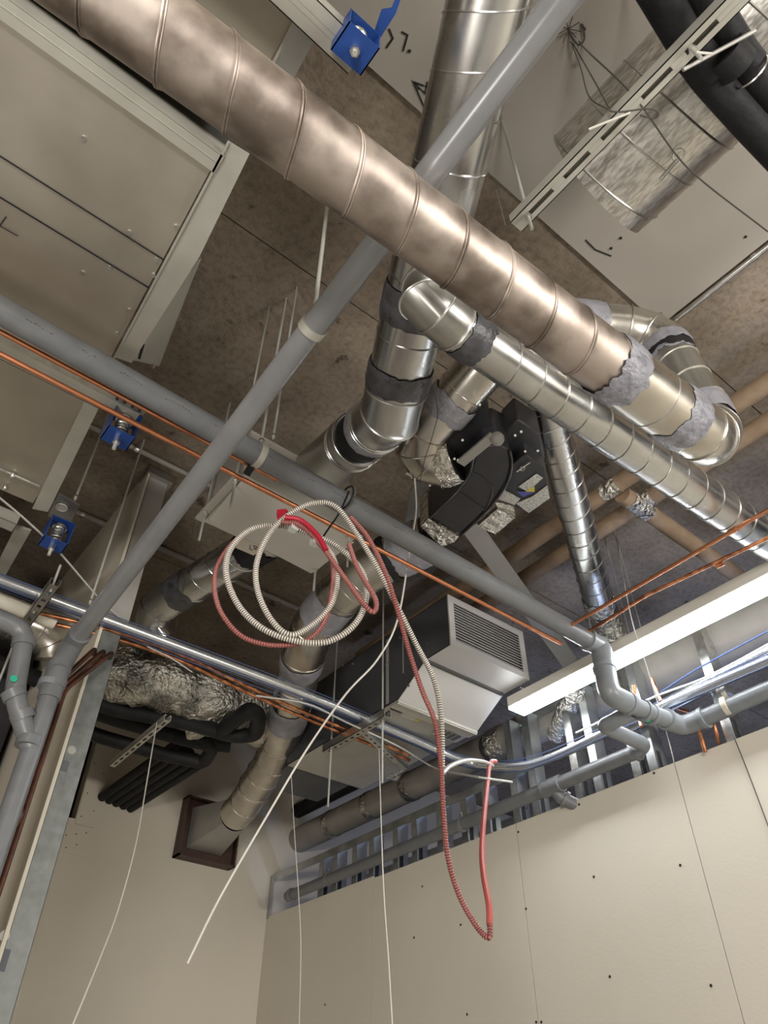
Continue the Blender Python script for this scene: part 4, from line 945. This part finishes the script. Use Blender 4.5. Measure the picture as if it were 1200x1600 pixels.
bpipe('third black insulated pipe curving back under the slotted channel', [Z(-90,1045,zi+.03), Z(100,1130,zi+.03), Z(160,1152,zi+.03), Z(260,1180,zi+.03), Z(318,1192,zi+.03), Z(333,1168,zi+.05), Z(300,1150,zi+.1)], .04, .05)
for k in range(5):
    a = Z(300+k*9-20, 1160+k*8, 1.97-k*.005); w_ = PY(160+k*11, 1243+k*5, YW-.005)
    w_.z = CZ+1.90-k*.006; 
    m = M(); m.tube([a, lerp(a, w_, .5), w_], .030, 16)
    solo('insulated_pipe', ['leftmost','second','third','fourth','rightmost'][k]+' of five black pipes entering the back wall', 'pipe', m, BLACK, 'black pipes entering the back wall')
m = M(); m.tube([Z(466,1268,2.16), PY(462,1268,YW)], .05, 20); m = M(); pw = PY(465,1267,YW-.005); m.tube([pw, pw+V((.05,-1.6,.02))], .055, 20); solo('insulated_pipe', 'black insulated pipe leaving the back wall above the thick grey pipe', 'pipe', m, BLACK)
m = M(); pw = PY(475,1236,YW-.005); m.tube([pw, pw+V((.02,-1.6,.02))], .022, 14); solo('insulated_pipe', 'thin dark pipe above the black one at the back wall', 'pipe', m, BLACK)
def crumple(pts, r, seg=40, amp=.25, freq=7.):
    sp = smooth(pts, 10)
    m = M()
    def rf(i, k):
        a = 2*PI*k/seg; e = V((math.cos(a), math.sin(a), 0))
        return 1+amp*noise.noise(V((e.x*1.6, e.y*1.6, i*.28)))+amp*.5*noise.noise(V((e.x*5, e.y*5, i*.8)))
    m.tube(sp, r, seg, rf=rf); return m
m = crumple([Z(120,1040,2.05), Z(200,1058,2.02), Z(290,1080,2.02), Z(380,1110,2.02), Z(430,1135,2.05)], .15)
solo('foil_duct', 'crumpled foil-wrapped duct behind the copper pair at lower left', 'duct', m, FOILD)
m = crumple([Z(295,1135,1.96), Z(350,1125,1.98), Z(390,1120,2.0)], .065, amp=.4)
solo('foil_lump', 'dark crumpled foil lump resting over the black pipes', 'foil', m, FOILD)
m = crumple([Z(440,1165,1.92), Z(500,1172,1.90), Z(560,1182,1.90), Z(620,1195,1.93)], .085, amp=.3)
solo('foil_duct', 'crumpled silver foil duct sagging below the slotted channel', 'duct', m, FOIL)

m = M(); m.box((-2.2, 3.7, CZ+1.05), (xl-.05, 4.5, CZ+2.2)); solo('unlit_space_box', 'added dark box in place of the unlit space behind the grey drain pipes', 'duct', m, BLACKP, bevel=.01)  # dark box added to stand in for the unlit room beyond
# ================================================================== ARMOURED CABLES
def mc(label, pts, r, matl, group, n=10):
    sp = smooth(pts, n)
    # resample evenly
    out = [sp[0]]; step = .0018
    acc = 0
    for i in range(1, len(sp)):
        a, b = sp[i-1], sp[i]; L = (b-a).length; 
        while acc+L >= step:
            tt = (step-acc)/L; a = a+(b-a)*tt; out.append(a); L = (b-a).length; acc = 0
        acc += L
    m = M(); m.tube(out, [r*(1.0, 1.10, 1.0, .74)[k % 4] for k in range(len(out))], 10)
    o = solo('armoured_cable', label, 'cable', m, matl, group)
    o.data.materials.append(MCG if matl is MCW else MCRG)
    for f_ in o.data.polygons:
        if f_.index//10 % 4 in (2, 3) and len(f_.vertices) == 4: f_.material_index = 1
    return o
def cp_(l): return [PD(x, y, d) for x, y, d in l]
dC = 1.78
mc('outer white armoured cable loop, sweeping widest to the left and bottom of the coil', cp_([(487,835,dC),(440,822,dC),(395,826,dC),(362,855,dC-.01),(353,895,dC-.01),(372,945,dC-.01),(410,982,dC-.02),(460,1001,dC-.02),(510,1003,dC-.02),(550,980,dC-.02),(570,945,dC-.01),(570,905,dC),(552,875,dC),(520,850,dC),(487,835,dC)]), .0085, MCW, None)
mc('inner white armoured cable loop and its long strand hanging down to the silver conduit', cp_([(500,845,dC),(520,870,dC),(527,905,dC),(517,945,dC),(490,975,dC-.01),(455,992,dC-.03),(425,970,dC-.03),(403,925,dC-.03),(401,880,dC-.03),(420,835,dC-.03),(450,805,dC-.04),(490,786,dC-.04),(525,792,dC-.04),(558,835,dC-.02),(590,888,dC),(622,950,dC+.05),(652,1010,dC+.15),(677,1060,dC+.25),(689,1120,dC+.3),(691,1200,dC+.35)]), .0080, MCW, None)
mc('red armoured cable loop sweeping below the white coil', cp_([(450,820,dC+.01),(410,822,dC+.01),(375,838,dC+.01),(347,870,dC+.01),(335,905,dC+.01),(342,950,dC),(372,990,dC),(410,1006,dC),(450,1008,dC),(480,1000,dC),(505,975,dC),(517,935,dC),(520,885,dC),(505,850,dC)]), .0070, MCR, None)
mc('red armoured cable hanging from the coil nearly to the board, ending in a sharp bend', cp_([(440,815,dC-.04),(470,822,dC-.04),(500,850,dC-.04),(540,905,dC-.04),(572,948,dC-.04),(585,955,dC-.03),(586,935,dC-.03),(560,890,dC-.03),(545,850,dC-.03)]), .0075, MCR, None)
mc('long red armoured cable strand crossing the white one and hanging lowest over the boards', cp_([(548,808,dC-.03),(575,840,dC-.02),(600,890,dC),(620,950,dC+.04),(640,1020,dC+.12),(660,1080,dC+.2),(680,1130,dC+.28),(689,1200,dC+.33),(693,1270,dC+.36),(700,1340,dC+.4),(718,1400,dC+.45),(745,1448,dC+.5),(764,1465,dC+.5),(765,1440,dC+.5)]), .0075, MCR, None)
cable('smooth red cable rising from the sharp bend to the silver conduit', cp_([(765,1445,dC+.5),(764,1415,dC+.52),(756,1370,dC+.6),(753,1330,dC+.7),(756,1280,dC+.85),(762,1220,dC+1.1),(766,1192,dC+1.25),(775,1190,dC+1.3)]), .009, REDC)
cable('short white cable arching from the hanging strands onto the silver conduit', cp_([(691,1208,dC+.35),(705,1196,dC+.5),(730,1188,dC+.8),(755,1190,dC+1.1),(770,1196,dC+1.3)]), .0075, WHITEC)
m = M(); pz = [Z(432,803,1.63), Z(446,802,1.63), Z(455,812,1.62), Z(446,822,1.62), Z(434,818,1.62)]
m.prism(pz, (0,0,.02)); t = T('red_tape', 'red tape flag and tail at the top of the cable coil', 'tape', pz[0]); t.part('flag', m, REDT)
m = M(); m.tube(smooth(cp_([(445,808,dC-.05),(470,813,dC-.05),(495,835,dC-.05),(510,860,dC-.05)]), 6), .008, 10); t.part('tail', m, REDT)
for q, lb in (((458,824),'white cable tie block left on the coil'), ((492,846),'white cable tie block right on the coil')):
    m = M(); c = PD(q[0], q[1], dC-.03); m.box(c-V((.011,.011,.014)), c+V((.011,.011,.014))); solo('cable_clip', lb, 'clip', m, WHITEC, 'white clips on the coil')
# black strap clip for copper at grey pipe
m = M(); c = Z(393,730,zg-.03); m.bar(c+V((0,-.035,.02)), c+V((0,.03,-.01)), .022, .012); solo('pipe_clip', 'black clip holding the lower copper pipe beside the ring clamp', 'clip', m, BLACK)

# ================================================================== STRINGS AND WIRES
def string(label, pts, r=.0016, matl=None, name='string'): 
    m = M(); m.tube(smooth(pts, 8), r, 6); return solo(name, label, 'string', m, matl or WIRE, 'loose strings and wires')
string('white string hanging left of centre, from the slotted channel to the bottom edge', [Z(245,1130,1.7), PD(238,1170,3.5), PD(228,1230,3.4), PD(212,1320,3.2), PD(185,1420,3.0), PD(155,1500,2.8), PD(110,1610,2.6)], .0026)
string('thin string near the post, hanging to the bottom left', [Z(130,1050,1.8)+V((0,.4,0)), PD(75,1350,4.0), PD(52,1450,3.8), PD(18,1610,3.6)], .0016)
string('string hanging beside the corner of the two walls', [PD(455,1210,4.0), PD(460,1300,4.0), PD(466,1390,4.0), PD(470,1480,4.0), PD(467,1620,4.0)], .002)
string('white string hanging down the middle of the corner board', [Z(592,1170,1.68), PD(596,1300,3.2), PD(600,1400,3.1), PD(607,1500,3.0), PD(614,1620,2.9)], .0026)
string('stiff pale wire slanting from the grey pipe to a loose end at lower left', [Z(648,748,1.95), PD(650,800,2.2), PD(640,860,2.3), PD(622,965,2.2), PD(590,1030,2.2), PD(540,1085,2.2), PD(480,1170,2.3), PD(420,1270,2.35), PD(345,1400,2.4), PD(293,1505,2.45)], .0034)
string('thin wire on the warm duct above the black fan', [Z(672,590,2.0), Z(684,640,2.05), Z(676,680,2.05), Z(663,720,2.0), Z(655,760,1.95)], .0014, WIRED)
string('white string crossing the light and ending behind the board top', [Z(965,850,H-.01), Z(985,960,1.7), PX(1010,1040,2.6), PX(1040,1140,2.9), PX(1052,1186,2.955), PX(1053,1200,3.02)], .0022)
string('dark string down the right-hand board', [PX(1147,1152,2.945), PX(1172,1215,2.945), PX(1215,1330,2.945)], .002, WIRED)
string('pale rod-like wire passing the lowest blue hanger', [Z(-10,770,1.85), Z(40,812,1.85), Z(90,860,1.84), Z(155,935,1.82), Z(190,968,1.81)], .0042, ROD)
string('thin dark wire over the dark duct', [Z(305,805,2.0), Z(290,900,1.95), Z(272,1000,1.9), PD(262,1080,3.4)], .0012, WIRED)
zwh = H-.02
string('dark wire from the twisted fixing at top right across the scratched duct to the edge', [Z(905,65,zwh), Z(918,80,2.3), Z(990,150,2.0), Z(1055,240,1.96), Z(1100,285,1.96), Z(1200,362,2.0)], .0022, WIRED, 'wire')
string('two-strand dark wire looping from the twisted fixing to the slotted channel', [Z(892,65,zwh), Z(907,105,2.3), Z(920,150,2.1), Z(945,168,1.97), Z(965,175,1.95), Z(1010,170,1.94), Z(1028,175,1.94), Z(1022,185,1.94), Z(1000,180,1.94)], .002, WIRED, 'wire')
string('second dark strand below the twisted fixing', [Z(895,68,zwh), Z(925,120,2.3), Z(955,175,1.97)], .002, WIRED, 'wire')
string('pale stiff wire end sticking out of the slotted channel to the left', [Z(920,202,1.93), Z(985,176,1.93)], .003, WIRE, 'wire')
string('pale wire stub through the slotted channel near the black pipes', [Z(1088,82,1.93), Z(1112,84,1.93)], .003, WIRE, 'wire')
string('thin pale wire beside the trunk duct under the concrete', [Z(775,295,zwh), Z(790,352,zwh-.3)], .001, WIRE, 'wire')
m = M()
c = Z(888, 45, zwh)
for k in range(9):
    a = k*.7; m.tube([c, c+V((math.cos(a)*.035, math.sin(a)*.035, -.01-.01*(k % 3)))], .0013, 5)
m.tube(smooth([c, Z(895,60,zwh-.03), Z(905,70,zwh-.05), Z(913,60,zwh-.03), Z(910,38,zwh)], 5), .003, 6)
m.ring(Z(911,42,zwh), (0,1,0), .010, .003, 12, 5); solo('wire_knot', 'splayed knot of dark tie wire fixed to the white ceiling', 'wire', m, WIRED)
t = T('hook_bolt', 'steel hook with a wire loop on the scratched duct', 'hook', Z(1060,245,2.17))
m = M(); zq = 2.16; m.ring(Z(1060,242,zq), (0,0,1), .016, .003, 16, 5); m.tube([Z(1058,250,zq), Z(1032,280,zq-.02)], .006, 8); t.part('hook', m, ZINC)
# marks on the white ceiling
m = M(); zq = H-.0135
for st in ([(663,168),(646,128),(664,146),(668,128)],[(646,128),(662,134)],[(650,130),(655,140)],[(608,45),(614,60),(604,75)],[(628,50),(637,55),(630,80)],[(915,375),(930,390),(955,400)],[(690,142),(664,134)]):
    m.tube([Z(x, y, zq) for x, y in st], .0028, 5)
for x, y in ((970,372),(955,388),(1165,370),(640,80)): m.ball(Z(x, y, zq), .006, 6)
mk = m.build('ceiling', INK); mk['kind'] = 'structure'

# ================================================================== ADDED FILL LIGHTS
def batten(label, x, y, z, L, s, along='y'):
    t = T('batten_light', label, 'light', (x, y, z))
    a = (.06, L/2) if along == 'y' else (L/2, .06)
    m = M(); m.box((x-a[0], y-a[1], z+.012), (x+a[0], y+a[1], z+.07)); t.part('housing', m, LAMPB)
    m = M(); m.box((x-a[0]+.003, y-a[1]+.003, z), (x+a[0]-.003, y+a[1]-.003, z+.0115)); t.part('diffuser', m, LED2)
def area(name, loc, target, w, h, e, col):
    l = bpy.data.lights.new(name, 'AREA'); l.shape = 'RECTANGLE'; l.size = w; l.size_y = h; l.energy = e; l.color = col
    o = bpy.data.objects.new(name, l); COL.objects.link(o); o.location = loc
    o.rotation_euler = (V(target)-V(loc)).to_track_quat('-Z', 'Y').to_euler(); return o
area('fill_light', (-1.6, -1.8, 1.9), (.8, 1.6, 4.0), 1.3, .3, 104, (1.0, .95, .88))  # these three are unseen fills, added to lift slab, ducts and walls
area('fill_light', (2.1, -2.6, 2.3), (1.5, 2.5, 2.6), 1.4, .3, 90, (1.0, .96, .90))
area('fill_light', (-1.2, .6, 1.0), (1.0, 3.0, 3.2), .8, .4, 26, (1.0, .95, .88))
area('glare_fill', (4.4, 1.6, 1.0), (5.2, 1.6, 4.2), 1.4, .5, 46, (.52, .64, 1.0))  # added bluish fill, imitates lens glare over the dark space behind the wall
w = bpy.data.worlds.new('World'); SC.world = w; w.use_nodes = True
w.node_tree.nodes['Background'].inputs[0].default_value = (.5,.52,.55,1); w.node_tree.nodes['Background'].inputs[1].default_value = .3

# ------------------------------------------------------------------ camera
cam = bpy.data.cameras.new('Camera'); co = bpy.data.objects.new('Camera', cam); COL.objects.link(co)
cam.sensor_fit = 'HORIZONTAL'; cam.sensor_width = 36; cam.lens = 36*F/1200; cam.clip_start = .02
mt = Matrix((RIGHT, UP, -FWD)).transposed().to_4x4(); mt.translation = EYE; co.matrix_world = mt
SC.camera = co
vs = SC.view_settings; vs.view_transform = 'Standard'; vs.look = 'None'; vs.gamma = 1; vs.use_curve_mapping = False; vs.exposure = 0.1
